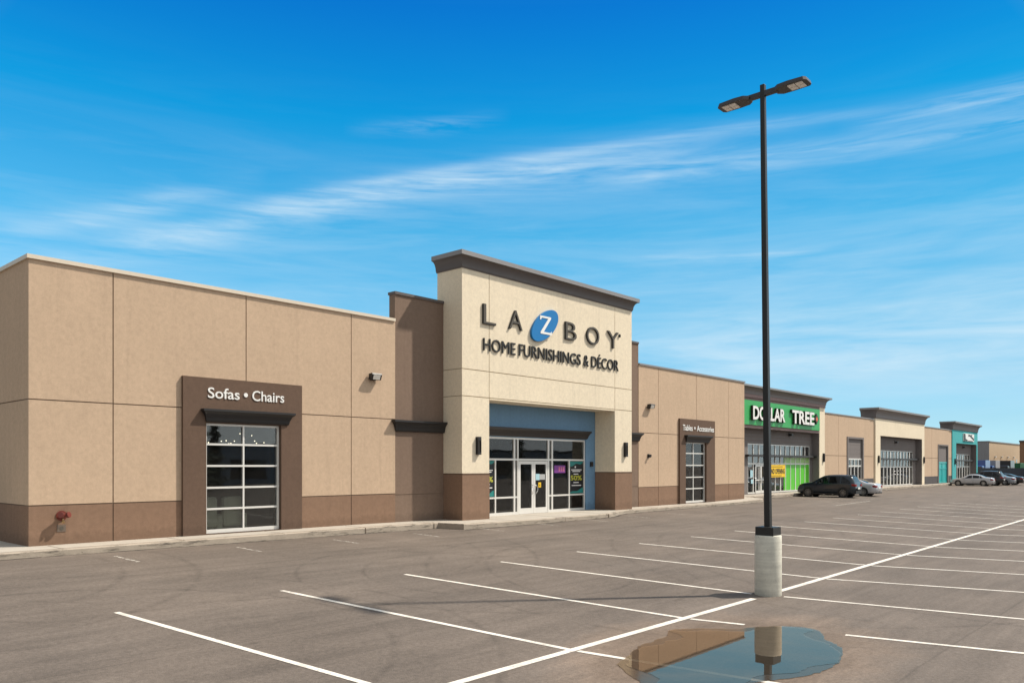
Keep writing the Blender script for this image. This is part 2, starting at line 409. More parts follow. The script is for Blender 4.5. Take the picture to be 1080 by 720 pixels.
def lines(vals, w):
    out = []
    for v in vals: out += [v-w/2, v+w/2]
    return out
def near(v, vals, w): return any(abs(v-a) < w/2 for a in vals)

def crown(bm, x0, x1, yf, yb, prof, mis):
    """mitred moulding round the front and both ends: prof = [(outward, z)] from the bottom up"""
    rings = []
    for o, z in prof:
        rings.append([bm.verts.new(p) for p in ((x0-o, yb, z), (x0-o, yf-o, z), (x1+o, yf-o, z), (x1+o, yb, z))])
    for k in range(len(rings)-1):
        for i in range(3):
            f = bm.faces.new((rings[k][i], rings[k][i+1], rings[k+1][i+1], rings[k+1][i])); f.material_index = mis[k]
        f = bm.faces.new((rings[k][3], rings[k][0], rings[k+1][0], rings[k+1][3])); f.material_index = mis[k]
    bm.faces.new(rings[0][::-1]).material_index = mis[0]
    bm.faces.new(rings[-1]).material_index = mis[-1]
    bmesh.ops.recalc_face_normals(bm, faces=bm.faces)

def text_bm(s, x0, x1, z0, z1, yf, depth, bold=0.0, mi=0, bm=None, res=4, bev=0.0):
    """lettering fitted to the box x0..x1, z0..z1, its front face at yf"""
    cu = bpy.data.curves.new('text', 'FONT'); cu.body = s; cu.size = 1; cu.extrude = 0.5; cu.offset = bold; cu.resolution_u = res
    o = bpy.data.objects.new('text', cu); C.objects.link(o)
    dg = bpy.context.evaluated_depsgraph_get(); dg.update()
    me = bpy.data.meshes.new_from_object(o.evaluated_get(dg))
    bpy.data.objects.remove(o); bpy.data.curves.remove(cu)
    b2 = bmesh.new(); b2.from_mesh(me); bpy.data.meshes.remove(me)
    xs = [v.co.x for v in b2.verts]; ys = [v.co.y for v in b2.verts]
    ax, bx, ay, by = min(xs), max(xs), min(ys), max(ys)
    for v in b2.verts:
        x = x0 + (v.co.x-ax)/(bx-ax)*(x1-x0); z = z0 + (v.co.y-ay)/(by-ay)*(z1-z0)
        y = yf + (0 if v.co.z > 0 else depth)
        v.co = (x, y, z)
    if bm is None: bm = bmesh.new()
    mp = {v: bm.verts.new(v.co) for v in b2.verts}
    for f in b2.faces:
        try:
            nf = bm.faces.new([mp[v] for v in f.verts]); nf.material_index = mi
        except ValueError: pass
    b2.free()
    bmesh.ops.recalc_face_normals(bm, faces=bm.faces)
    return bm

def poly_prism(bm, pts, yf, depth, mi=0):
    """outline in the x-z plane given a thickness along y"""
    a = [bm.verts.new((x, yf, z)) for x, z in pts]; b = [bm.verts.new((x, yf+depth, z)) for x, z in pts]
    n = len(pts)
    fs = [bm.faces.new(a), bm.faces.new(b[::-1])]
    fs += [bm.faces.new((a[i], b[i], b[(i+1) % n], a[(i+1) % n])) for i in range(n)]
    for f in fs: f.material_index = mi
    bmesh.ops.recalc_face_normals(bm, faces=fs)

# ------------------------------------------------------------------ the lot
def sstep(v, a, b):
    return max(0.0, min(1.0, (v-a)/(b-a)))
def gz(x, y):
    if y >= 20: z = 0.0
    elif y <= 7.25: z = -0.5
    else: z = -0.5 + 0.5*(y-7.25)/12.75
    z += 0.07*(1-sstep(x, 7, 20))*sstep(y, 14, 20)
    z += 0.03*sstep(x, 42, 48)*sstep(y, 14, 20)
    return z
WALK = lambda x: (0.22 - 0.05*sstep(x, 17, 24) - 0.02*sstep(x, 30, 36)) + 0.10*sstep(x, 45, 48)

bm = bmesh.new()
gx = sorted({-600, -200, -80, -40, -20, *range(-10, 132, 2), 7, 17, 45, 140, 160, 200, 300, 500, 900, 1500})
gy = sorted({-900, -400, -200, -100, -50, -25, -10, *range(-5, 31), 7.25, 7.5, 40, 60, 100, 200, 400, 900})
gv = [[bm.verts.new((x, y, gz(x, y))) for y in gy] for x in gx]
for i in range(len(gx)-1):
    for j in range(len(gy)-1):
        bm.faces.new((gv[i][j], gv[i+1][j], gv[i+1][j+1], gv[i][j+1]))
tag(obj('parking_lot', bm, M['asphalt'], smooth=True), kind='structure')

def stripe(bm, p, q, w, lift=0.006):
    p, q = Vector(p), Vector(q); L = (q-p).length; d = (q-p)/L; n = Vector((-d.y, d.x))*w/2
    k = max(1, int(L/0.25)); prev = None
    for i in range(k+1):
        c = p + d*L*i/k
        a, b = c+n, c-n
        cur = (bm.verts.new((a.x, a.y, gz(a.x, a.y)+lift)), bm.verts.new((b.x, b.y, gz(b.x, b.y)+lift)))
        if prev: bm.faces.new((prev[0], prev[1], cur[1], cur[0]))
        prev = cur
def CL(x): return 7.25 + 0.0125*max(0.0, x-12)
bm = bmesh.new()
for k in range(-1, 17):
    xk = 5.56 + 3.155*k + 0.014*k*k
    lean = min(0.20, 0.105+0.02*max(0, k-1))
    ys = 14.02
    if k == 3:                                              # the stripe stops short of the lamp post
        ye = CL(xk)+0.28
    else: ye = CL(xk)+0.075
    stripe(bm, (xk, ys), (xk+lean*(ys-ye), ye), 0.105)
    xe = xk+lean*(ys-CL(xk))
    y0 = CL(xk)-0.075 if k != 3 else CL(xk)-0.35
    l2 = {-1: .07, 0: .07, 1: .09, 2: .19, 3: .113}.get(k, .2)
    if k == 3: xe += 0.13
    if k == 2:                                              # silt hides this stripe round the puddle
        stripe(bm, (xe+0.01, y0), (xe+l2*0.95, y0-.95), 0.105); stripe(bm, (xe+l2*2.55, y0-2.55), (xe+l2*6.6, y0-6.6), 0.105)
    else: stripe(bm, (xe+0.01, y0), (xe+l2*6.6, CL(xk)-6.6), 0.105)
tag(obj('stall_markings', bm, M['paint']), kind='structure')
bm = bmesh.new()
stripe(bm, (1.0, CL(1)), (15.6, CL(15.6)), 0.135); stripe(bm, (16.9, CL(16.9)), (62, CL(62)), 0.135)
tag(obj('centre_line_marking', bm, M['paint']), kind='structure')
bm = bmesh.new()
for k in range(-1, 9):
    x = 7.9+3.16*k
    stripe(bm, (x, 20.0), (x+0.1, 18.9), 0.10)
for x in (50.5, 54, 57.2):
    stripe(bm, (x, 22.2), (x+0.1, 18.0), 0.10)
stripe(bm, (47.5, 17.2), (55.0, 17.6), 0.18)
tag(obj('faded_markings', bm, M['faded']), kind='structure')

# pavement with its kerb: outline follows the shop fronts
def pavement():
    edge = [(-30, 21.05), (0, 21.05), (6, 21.1), (12, 21.12), (17, 21.15), (19.55, 21.15), (19.72, 20.0), (21.5, 19.95), (24.5, 19.95), (27.5, 20.0), (28.8, 20.1), (29.6, 20.35), (30.4, 20.75), (31.4, 21.05), (33, 21.15), (36, 21.2), (42, 21.2), (46.4, 21.2),
            (47.3, 21.5), (47.9, 22.6), (48.6, 23.3), (56, 23.35), (70, 23.35), (90, 23.35), (108, 23.35), (119, 23.35), (119.6, 23.6), (119.8, 27)]
    # sample finer for joints
    bm = bmesh.new()
    KW = 0.16
    def off(i, d):
        p = Vector(edge[i]); a = Vector(edge[max(0, i-1)]); b = Vector(edge[min(len(edge)-1, i+1)])
        t = (b-a).normalized(); return p + Vector((-t.y, t.x))*d
    rows = []
    for i, (x, y) in enumerate(edge):
        k = off(i, 0.03); w = off(i, KW); zt = WALK(x); zg = gz(x, y)
        rows.append([bm.verts.new(v) for v in ((x, y, zg-0.05), (x+0, y+0.0, zg+(zt-zg)*0.86), (k.x, k.y, zt), (w.x, w.y, zt+0.002), (w.x, 25.2 if x < 119.7 else w.y+1, zt+0.004 if x < 119.7 else zt))])
    for i in range(len(rows)-1):
        for j in range(4):
            f = bm.faces.new((rows[i][j], rows[i+1][j], rows[i+1][j+1], rows[i][j+1])); f.material_index = 0 if j == 3 else 1
    bmesh.ops.recalc_face_normals(bm, faces=bm.faces)
    return bm
tag(obj('pavement', pavement(), [M['pavement'], M['kerb']]), kind='structure')
bm = bmesh.new()                                            # saw-cut joints across the kerb and pavement
for i in range(40):
    x = -2 + 3.05*i
    if x > 118: break
    y0 = 21.14 if x < 19.5 else 19.97 if x < 29 else 21.22 if x < 46.5 else 23.37
    if 29 < x < 32 or 46 < x < 49: continue
    y1 = 22.25 if x < 46 else 24.0
    if 20.9 < x < 22.6 or 31 < x < 32.6: y1 = 21.35
    z = WALK(x)+0.007
    box(bm, x-0.007, x+0.007, y0+0.04, y1, z-0.012, z)
    box(bm, x-0.006, x+0.006, y0-0.010, y0+0.03, gz(x, y0)+0.005, z-0.014)
for x0_, x1_, yy_ in ((-5, 19.5, 21.31), (20.2, 20.95, 20.16), (32.6, 46.3, 21.37), (49, 119, 23.51)):
    n_ = int((x1_-x0_)/1.0)+1
    for i in range(n_):
        xa, xb = x0_+(x1_-x0_)*i/n_, x0_+(x1_-x0_)*(i+1)/n_
        z = WALK((xa+xb)/2)+0.0075; box(bm, xa, xb, yy_, yy_+0.014, z-0.012, z)
tag(obj('pavement_joints', bm, M['joint']), kind='structure')
bm = bmesh.new()                                            # grit and dirt washed against the kerb
for pts_ in ([(-10, 21.03), (6, 21.08), (17, 21.13), (19.5, 21.13)], [(19.66, 19.93), (21.5, 19.90), (27.5, 19.94), (28.8, 20.04), (29.6, 20.3), (30.4, 20.7), (31.4, 21.0), (36, 21.17), (46.4, 21.17)], [(48.6, 23.26), (56, 23.31), (119, 23.31)]):
    for p_, q_ in zip(pts_, pts_[1:]): stripe(bm, p_, q_, 0.20, 0.005)
tag(obj('gutter_grit', bm, gutter_mat()), kind='structure')

# ------------------------------------------------------------------ puddle
PUD = [(11.69, 6.96), (11.91, 6.86), (12.2, 6.56), (12.45, 6.22), (12.7, 6.04), (13.06, 5.9), (13.3, 5.61), (13.4, 5.32), (13.3, 5.09), (13.12, 4.93), (12.82, 4.84), (12.55, 4.62), (12.39, 4.4), (12.05, 4.23), (11.45, 4.06), (11.05, 4.02), (10.65, 4.03), (10.31, 4.1), (9.97, 4.26), (9.63, 4.44), (9.35, 4.56), (8.95, 4.74), (8.65, 4.96), (8.48, 5.27), (8.59, 5.54), (8.89, 5.96), (9.08, 6.2), (9.24, 6.33), (9.66, 6.42), (9.98, 6.56), (10.46, 6.72), (10.75, 6.68), (10.89, 6.74), (11.2, 6.70), (11.42, 6.84)]
def smooth_loop(pts, it=2):
    for _ in range(it):
        q = []
        for i in range(len(pts)):
            a, b = Vector(pts[i]), Vector(pts[(i+1) % len(pts)])
            q += [tuple(a*0.75+b*0.25), tuple(a*0.25+b*0.75)]
        pts = q
    return pts
outer = smooth_loop(PUD)
jit = random.Random(3)
outer = [(x+jit.uniform(-.022, .022), y+jit.uniform(-.022, .022)) for x, y in outer]
def inset(pts, d):
    out = []
    n = len(pts)
    for i in range(n):
        a, b = Vector(pts[i-2]), Vector(pts[(i+2) % n]); t = (b-a).normalized()
        nrm = Vector((t.y, -t.x))                          # outline runs clockwise
        w = d*(0.65+0.6*math.sin(i*0.21)+0.35*math.sin(i*0.53+1))
        out.append(tuple(Vector(pts[i]) + nrm*max(0.02, w)))
    return out
inner = inset(outer, 0.19)
PZ = -0.5
pud = thing('puddle', 'shallow rain puddle on the asphalt mirroring the shop wall, sky and lamp post', 'puddle', (11, 5.5, PZ))
bm = bmesh.new(); f = bm.faces.new([bm.verts.new((x, y, PZ+0.0105)) for x, y in inner]); bmesh.ops.recalc_face_normals(bm, faces=[f])
if bm.faces[:][0].normal.z < 0: f.normal_flip()
obj('water', bm, M['water'], pud)
bm = bmesh.new()
f = bm.faces.new([bm.verts.new((x, y, PZ+0.0095)) for x, y in outer])
bm.normal_update()
if f.normal.z < 0: f.normal_flip()
bmesh.ops.triangulate(bm, faces=bm.faces[:])
g = bmesh.new(); vo = [g.verts.new((x, y, PZ+0.0085)) for x, y in outer]; vi = [g.verts.new((x, y, PZ+0.0085)) for x, y in inner]
bm.free()
for i in range(len(vo)):
    j = (i+1) % len(vo)
    g.faces.new((vo[j], vo[i], vi[i], vi[j]))
bmesh.ops.recalc_face_normals(g, faces=g.faces)
if sum(f.normal.z for f in g.faces) < 0: bmesh.ops.reverse_faces(g, faces=g.faces)
obj('wet_rim', g, M['wet'], pud)

# a dark asphalt patch with a manhole-like edge at the bottom of the view
tag(obj('asphalt_patch', (lambda b: (b.faces.new([b.verts.new((7.55+0.42*math.cos(t)*(1+.08*math.sin(3*t)), 5.05+0.30*math.sin(t)*(1+.1*math.cos(4*t)), PZ+0.004)) for t in (2*math.pi*i/40 for i in range(40))]), b)[1])(bmesh.new()), plain('fresh_tar', (0.03, 0.027, 0.025), 0.7, var=0.3, scale=20)), kind='structure')

# ------------------------------------------------------------------ lamp post
lp = thing('street_lamp', 'tall dark square lamp post with two lamp heads on a round concrete footing', 'street lamp', (16.3, 7.3, -0.5))
bm = bmesh.new()
tube(bm, (16.3, 7.3, -0.56), (16.3, 7.3, 0.775), 0.278, n=40)
obj('concrete_base', bm, M['post'], lp, bevel=0.015)
def sq(bm, c, h0, h1, w0, w1, ang, dx=0, dy=0):
    vs = []
    for z, w, ox, oy in ((h0, w0, 0, 0), (h1, w1, dx, dy)):
        vs.append([bm.verts.new((c[0]+ox+w/2*math.sqrt(2)*math.cos(ang+math.pi/4+k*math.pi/2), c[1]+oy+w/2*math.sqrt(2)*math.sin(ang+math.pi/4+k*math.pi/2), z)) for k in range(4)])
    for k in range(4): bm.faces.new((vs[0][k], vs[0][(k+1) % 4], vs[1][(k+1) % 4], vs[1][k]))
    bm.faces.new(vs[0][::-1]); bm.faces.new(vs[1])
PA = 0.0
bm = bmesh.new(); sq(bm, (16.3, 7.3), 0.77, 0.955, 0.40, 0.40, PA); obj('base_cover', bm, M['pole'], lp, bevel=0.01)
bm = bmesh.new(); sq(bm, (16.3, 7.3), 0.94, 10.37, 0.128, 0.098, PA, -0.074, 0.082); obj('pole', bm, M['pole'], lp, bevel=0.008)
tx, ty, tz = 16.3-0.073, 7.3+0.080, 10.17
bm = bmesh.new(); box(bm, tx-0.045, tx+0.045, ty-0.34, ty+0.34, tz-0.05, tz+0.06); obj('arm', bm, M['lamp_body'], lp, bevel=0.006)
for sgn in (1, -1):
    bm = bmesh.new()
    # housing outline in plan, tapering to the arm
    pl = [(-0.10, 0.28), (-0.185, 0.38), (-0.20, 0.60), (-0.19, 0.94), (-0.13, 0.99), (0.13, 0.99), (0.19, 0.94), (0.20, 0.60), (0.185, 0.38), (0.10, 0.28)]
    lo = [bm.verts.new((tx+a, ty+sgn*b, tz-0.045)) for a, b in pl]
    hi = [bm.verts.new((tx+a*0.92, ty+sgn*(b*0.97+0.012), tz+0.015+0.02*math.cos((b-.6)*3))) for a, b in pl]
    n = len(pl)
    for i in range(n): bm.faces.new((lo[i], lo[(i+1) % n], hi[(i+1) % n], hi[i]))
    bm.faces.new(lo[::-1]); bm.faces.new(hi)
    bmesh.ops.recalc_face_normals(bm, faces=bm.faces)
    h = obj('lamp_head', bm, M['lamp_body'], lp)
    bm = bmesh.new()
    for a in (-0.135, 0.006):
        for b in (0.58, 0.745):
            y0, y1 = sorted((ty+sgn*b, ty+sgn*(b+0.15)))
            box(bm, tx+a, tx+a+0.129, y0, y1, tz-0.058, tz-0.046)
    obj('led_panel', bm, M['led'], h)

# ------------------------------------------------------------------ furniture store
WY = 22.40
store = thing('furniture_store', 'long tan and brown furniture shop with tall cream entrance tower', 'shop', (21, 22.4, 0.15))
TANM = [M['tan'], M['brown'], M['joint'], M['umber'], M['cream'], M['blue'], M['pier']]
GR = 0.03
# left wing front
jx = [8.80, 12.72, 16.66]; jz = [3.93]
def cell_left(x, z):
    if 11.39 < x < 13.88 and 0.24 < z < 3.52: return None
    if 10.69 < x < 14.64 and z < 4.84: return (WY-0.10, 3)
    band = 1.245
    if near(z, [band], GR): return (WY+0.018, 2)
    if near(x, jx, GR) and not (abs(x-12.72) < 0.1 and z < 4.84): return (WY+0.018, 2)
    if near(z, jz, GR): return (WY+0.018, 2)
    return (WY, 1 if z < band else 0)
bm = bmesh.new()
facade(bm, 6.76, 18.60, 0.10, 7.46, WY+0.35, cell_left, [10.69, 14.64, 11.39, 13.88, *lines(jx, GR)], [0.24, 3.52, 4.84, *lines([1.245, *jz], GR)])
obj('wall', bm, TANM, store)
# left end wall
bm = bmesh.new()
for z0, z1, m, d in ((0.1, 1.23, 1, 0), (1.23, 1.26, 2, .018), (1.26, 3.915, 0, 0), (3.915, 3.945, 2, .018), (3.945, 7.46, 0, 0)):
    for ya, yb_ in ((WY+0.002, 31.0), (31.0, 40.0)):
        box(bm, 6.76+d, 7.1, (WY+0.352 if ya < 23 else ya), yb_, z0, z1, m)
for z0, z1, m, d in ((0.1, 1.23, 1, 0), (1.23, 1.26, 2, .018), (1.26, 3.915, 0, 0), (3.915, 3.945, 2, .018), (3.945, 7.46, 0, 0)):
    pass
obj('end_wall', bm, TANM, store)
bm = bmesh.new()
box(bm, 6.71, 18.58, WY-0.055, WY+0.38, 7.46, 7.565); box(bm, 6.71, 7.13, WY+0.382, 40, 7.46, 7.565)
obj('parapet_cap', bm, M['cap'], store)
# pier left of the tower
def pier(x0, x1, name='pier'):
    bm = bmesh.new()
    zj = [1.2]
    facade(bm, x0, x1, 0.10, 8.46, WY+0.34, lambda x, z: (WY+0.03, 2) if near(z, zj, 0.025) else (WY+0.015, 6), (), lines(zj, 0.025))
    o = obj(name, bm, TANM, store)
    bm = bmesh.new(); box(bm, x0-0.03, x1-0.001, WY-0.03, WY+0.38, 8.46, 8.56)
    obj('pier_cap', bm, M['cornice'], o)
    bm = bmesh.new()
    crown(bm, x0+0.02, x1-0.02, WY-0.02, WY+0.2, [(0.02, 3.50), (0.05, 3.56), (0.06, 3.62), (0.10, 3.74), (0.16, 3.82), (0.20, 3.84), (0.20, 3.91)], [0]*6)
    obj('ledge', bm, M['black_metal'], o)
    return o
pier(18.605, 20.995)
pier(32.46, 34.60)
# entrance tower
PYF = 21.40
def cell_portal(x, z):
    if 22.48 < x < 31.03 and z < 4.82: return None
    if 1.92 < z < 1.965: return (PYF-0.03, 3)
    if z < 1.92: return (PYF-0.02, 1)
    if near(x, [22.48, 31.03], GR) and z > 4.82: return (PYF+0.018, 7)
    if near(z, [5.91, 4.89], GR): return (PYF+0.018, 7)
    return (PYF, 4)
bm = bmesh.new()
facade(bm, 21.0, 32.45, 0.08, 9.72, WY+0.14, cell_portal, [22.48, 31.03, *lines([22.48, 31.03], GR)], [1.92, 1.965, 4.82, *lines([5.91, 4.89], GR)])
tower = obj('entrance_tower', bm, TANM + [plain('cream_joint', (0.33, 0.25, 0.16), 0.9)], store)
bm = bmesh.new(); box(bm, 21.0, 32.45, WY+0.145, WY+0.36, 4.85, 9.72); obj('tower_back', bm, M['cream'], store)
bm = bmesh.new()
cp = [(0.02, 9.69), (0.03, 9.73)]
for i in range(9):
    t = i/8*math.pi/2
    cp.append((0.05+0.20*(1-math.cos(t)), 9.74+0.36*math.sin(t)))
cp += [(0.28, 10.12), (0.28, 10.285)]
crown(bm, 21.0, 32.45, PYF, WY+0.40, cp, [0]*(len(cp)-2)+[1])
obj('cornice', bm, [M['cornice'], M['cornice_top']], tower)
# recessed entrance: blue wall round the glazing
EY = WY+0.15
bm = bmesh.new()
facade(bm, 22.48, 31.03, 0.12, 4.85, EY+0.25, lambda x, z: None if 23.2 < x < 30.32 and z < 3.47 else (EY, 5), [23.2, 30.32], [3.47])
obj('entrance_wall', bm, TANM, store)
bm = bmesh.new()
crown(bm, 22.95, 30.35, EY-0.01, EY+0.05, [(0.01, 3.49), (0.05, 3.55), (0.07, 3.63), (0.13, 3.75), (0.18, 3.80), (0.18, 3.87)], [0]*5)
obj('entrance_ledge', bm, M['bronze'], store)
# entrance glazing
FY = EY+0.06
bm = bmesh.new()
def bar(bm, x0, x1, z0, z1, y=FY, d=0.11, mi=0): box(bm, x0, x1, y, y+d, z0, z1, mi)
zb0 = 0.17
for x0, x1, z0, z1 in ((23.2, 23.27, zb0, 3.46), (30.24, 30.32, zb0, 3.46), (25.27, 25.37, zb0+.12, 3.38), (25.50, 25.58, zb0, 3.38), (27.56, 27.66, zb0, 3.38), (27.82, 27.92, zb0+.12, 3.38)):
    bar(bm, x0, x1, z0, z1)
E0 = 0.001
bar(bm, 23.27, 30.24, 3.38, 3.46, FY+E0)
for x0, x1 in ((23.27, 25.27), (25.37, 25.50), (25.58, 27.56), (27.66, 27.82), (27.92, 30.24)): bar(bm, x0, x1, 2.48, 2.56, FY+E0)
for x0, x1 in ((23.27, 25.27), (25.37, 25.50), (27.66, 27.82), (27.92, 30.24)): bar(bm, x0, x1, 0.88, 0.95, FY+E0)
for x0, x1 in ((23.27, 25.50), (27.66, 30.24)): bar(bm, x0, x1, zb0, zb0+0.12, FY+E0*2)
bar(bm, 24.10, 24.17, zb0+.12, 0.88, FY+.002); bar(bm, 24.10, 24.17, 0.95, 2.48, FY+.002)
bar(bm, 29.09, 29.16, zb0+.12, 0.88, FY+.002); bar(bm, 29.09, 29.16, 0.95, 2.48, FY+.002)
fr = obj('shopfront_frame', bm, M['alu'], store)
bm = bmesh.new(); box(bm, 23.25, 25.55, FY+0.05, FY+0.062, 0.25, 3.40); box(bm, 27.6, 30.28, FY+0.05, FY+0.062, 0.25, 3.40); box(bm, 25.56, 27.59, FY+0.05, FY+0.062, 2.5, 3.40)
obj('pane', bm, M['glass'], fr)
for x0, x1, hx in ((25.60, 26.575, 26.47), (26.585, 27.55, 26.69)):
    bm = bmesh.new()
    bar(bm, x0, x0+0.12, zb0+.01, 2.46, FY+0.01, 0.06); bar(bm, x1-0.12, x1, zb0+.01, 2.46, FY+0.01, 0.06)
    bar(bm, x0+0.12, x1-0.12, 2.32, 2.46, FY+0.011, 0.058); bar(bm, x0+0.12, x1-0.12, zb0+.01, 0.42, FY+0.011, 0.058)
    d = obj('door', bm, M['alu'], store)
    bm = bmesh.new(); box(bm, x0+0.11, x1-0.11, FY+0.03, FY+0.042, 0.40, 2.33); obj('pane', bm, M['glass'], d)
    bm = bmesh.new()
    s = 1 if hx < 26.58 else -1
    pts = [(hx, FY+0.01, 1.02), (hx, FY-0.06, 1.05), (hx-s*0.10, FY-0.06, 1.18), (hx-s*.10, FY-0.06, 1.28), (hx, FY-0.06, 1.40), (hx, FY+0.01, 1.43)]
    for a, b in zip(pts, pts[1:]): tube(bm, a, b, 0.016, n=8)
    obj('handle', bm, M['chrome'], d)

def gridded_window(x0, x1, zs, xm, yg, frame_w=0.065, parent=store):
    bm = bmesh.new()
    z0, z1 = zs[0], zs[-1]
    bar(bm, x0, x0+frame_w, z0, z1, yg); bar(bm, x1-frame_w, x1, z0, z1, yg)
    bar(bm, x0+frame_w, x1-frame_w, z0, z0+frame_w*1.7, yg+.001); bar(bm, x0+frame_w, x1-frame_w, z1-frame_w, z1, yg+.001)
    for z in zs[1:-1]: bar(bm, x0+frame_w, x1-frame_w, z-frame_w*.45, z+frame_w*.45, yg+.002)
    segs = [z0+frame_w*1.7] + [v for z in zs[1:-1] for v in (z-frame_w*.45, z+frame_w*.45)] + [z1-frame_w]
    for a, b in zip(segs[::2], segs[1::2]): bar(bm, xm-frame_w*.4, xm+frame_w*.4, a, b, yg+.003)
    w = obj('window', bm, M['alu'], parent)
    bm = bmesh.new(); box(bm, x0+.02, x1-.02, yg+0.05, yg+0.06, z0+.05, z1-.03); obj('pane', bm, M['glass'], w)
    return w
gridded_window(11.40, 13.87, [0.25, 0.97, 1.60, 2.25, 2.89, 3.51], 12.65, WY+0.02)
bm = bmesh.new()
crown(bm, 11.42, 14.08, WY-0.10, WY-0.05, [(0.04, 3.54), (0.06, 3.60), (0.07, 3.66), (0.12, 3.78), (0.18, 3.84), (0.20, 3.86), (0.20, 3.92)], [0]*6)
obj('window_hood', bm, M['black_metal'], store)
# right wing front
jx2 = [36.51, 40.56, 44.48]
def cell_right(x, z):
    if 39.20 < x < 41.55 and 0.17 < z < 3.58: return None
    if 38.57 < x < 42.57 and z < 4.85: return (WY-0.10, 3)
    if near(z, [1.15], GR): return (WY+0.018, 2)
    if near(x, jx2, GR) and not (abs(x-40.56) < 0.1 and z < 4.85): return (WY+0.018, 2)
    if near(z, [3.95], GR): return (WY+0.018, 2)
    return (WY, 1 if z < 1.15 else 0)
bm = bmesh.new()
facade(bm, 34.605, 46.57, 0.06, 7.41, WY+0.35, cell_right, [38.57, 42.57, 39.20, 41.55, *lines(jx2, GR)], [0.17, 3.58, 4.85, *lines([1.15, 3.95], GR)])
box(bm, 46.22, 46.57, WY+0.352, 24.2, 0.06, 7.41, 0)
obj('wall', bm, TANM, store)
bm = bmesh.new(); box(bm, 34.63, 46.62, WY-0.05, WY+0.38, 7.41, 7.50); box(bm, 46.2, 46.62, WY+0.382, 24.1, 7.41, 7.50); obj('parapet_cap', bm, M['cornice_top'], store)
gridded_window(39.21, 41.54, [0.18, 0.97, 1.61, 2.28, 2.95, 3.57], 40.25, WY+0.02)
bm = bmesh.new()
crown(bm, 39.25, 41.75, WY-0.10, WY-0.05, [(0.04, 3.56), (0.06, 3.62), (0.07, 3.68), (0.13, 3.80), (0.19, 3.86), (0.21, 3.88), (0.21, 3.95)], [0]*6)
obj('window_hood', bm, M['black_metal'], store)
# body behind the fronts
bm = bmesh.new(); box(bm, 7.1, 46.2, WY+0.41, 40, 6.6, 6.8); obj('roof', bm, M['roof'], store)
bm = bmesh.new(); box(bm, 6.76, 46.57, 40.0, 40.3, 0.1, 7.4); box(bm, 46.25, 46.55, 24.22, 39.99, 0.1, 6.55); obj('rear_wall', bm, M['tan'], store)
bm = bmesh.new(); box(bm, 7.1, 46.2, WY+0.36, 40, 0.02, 0.14); obj('floor', bm, M['floor_in'], store)
bm = bmesh.new(); box(bm, 7.1, 46.2, 31, 31.1, 0.14, 6.6); box(bm, 18.7, 18.8, WY+1.0, 30.99, 0.14, 6.6); box(bm, 34.7, 34.8, WY+1.0, 30.99, 0.14, 6.6); box(bm, 7.12, 46.15, WY+1.2, 30.98, 4.35, 4.4); obj('partition', bm, M['wall_in'], store)

# signs of the furniture store
def shop_letters():
    t = thing('shop_sign', 'raised charcoal letters with blue oval emblem on cream entrance tower', 'sign', (26.7, 21.38, 7.7))
    yf = PYF-0.085
    for ch, x0, x1 in (('L', 22.08, 22.80), ('A', 23.56, 24.38), ('B', 27.20, 28.00), ('O', 28.74, 29.70), ('Y', 30.36, 31.26)):
        z0, z1 = (7.73, 8.50) if ch != 'O' else (7.715, 8.515)
        o = obj('letter', text_bm(ch, x0, x1, z0, z1, yf+.01, 0.07, -0.004), M['letter_edge'], t)
        m = 0.028
        obj('letter_face', text_bm(ch, x0+m, x1-m, z0+m, z1-m, yf+0.002, 0.02, -0.02), M['letter_face'], o)
    bm = bmesh.new()
    for s, x0, x1 in (('HOME', 22.12, 23.98), ('FURNISHINGS', 24.20, 28.33), ('&', 28.56, 28.92), ('DÉCOR', 29.14, 31.28)):
        text_bm(s, x0, x1, 6.70, 7.19 if s != 'DÉCOR' else 7.33, yf+0.03, 0.05, 0.0, bm=bm)
    obj('tagline', bm, M['letter_edge'], t)
    obj('trademark', text_bm('®', 31.31, 31.43, 8.30, 8.46, yf+0.02, 0.05, 0.0), M['letter_edge'], t)
    # tilted oval
    a, b, c = 0.88**2, 0.37, 0.72**2
    l11 = math.sqrt(a); l21 = b/l11; l22 = math.sqrt(c-l21*l21)
    pts = [(25.79+l11*math.cos(t_), 8.13+l21*math.cos(t_)+l22*math.sin(t_)) for t_ in (2*math.pi*i/64 for i in range(64))]
    bm = bmesh.new(); poly_prism(bm, pts, yf-0.02, 0.10)
    em = obj('emblem', bm, M['emblem'], t, bevel=0.012)
    zx, zz = 25.84, 8.14
    Zp = [(-.42, .37), (.30, .37), (.30, .31), (-.16, -.29), (.28, -.29), (.36, -.22), (.38, -.38), (-.36, -.38), (-.36, -.31), (.12, .29), (-.30, .29), (-.37, .20), (-.42, .20)]
    bm = bmesh.new(); poly_prism(bm, [(zx+x+0.04*z, zz+z) for x, z in Zp], yf-0.035, 0.03)
    bmesh.ops.triangulate(bm, faces=[f for f in bm.faces if len(f.verts) > 4])
    obj('emblem_letter', bm, M['white'], em)
    return t
shop_letters()
def flat_text_sign(label, words_, x0, x1, z0, z1, cx, cz, zz0, zz1):
    t = thing('window_sign', label, 'sign', (cx, WY-0.12, cz), group='white lettering over the display windows')
    bm = bmesh.new()
    for s, a, b, l, h in words_:
        if s == '•':
            poly_prism(bm, [((a+b)/2+(b-a)/2*math.cos(q), (l+h)/2+(b-a)/2*math.sin(q)) for q in (2*math.pi*i/20 for i in range(20))], WY-0.125, 0.022)
        else: text_bm(s, a, b, l, h, WY-0.122, 0.019, 0.008, bm=bm)
    obj('lettering', bm, M['white'], t)
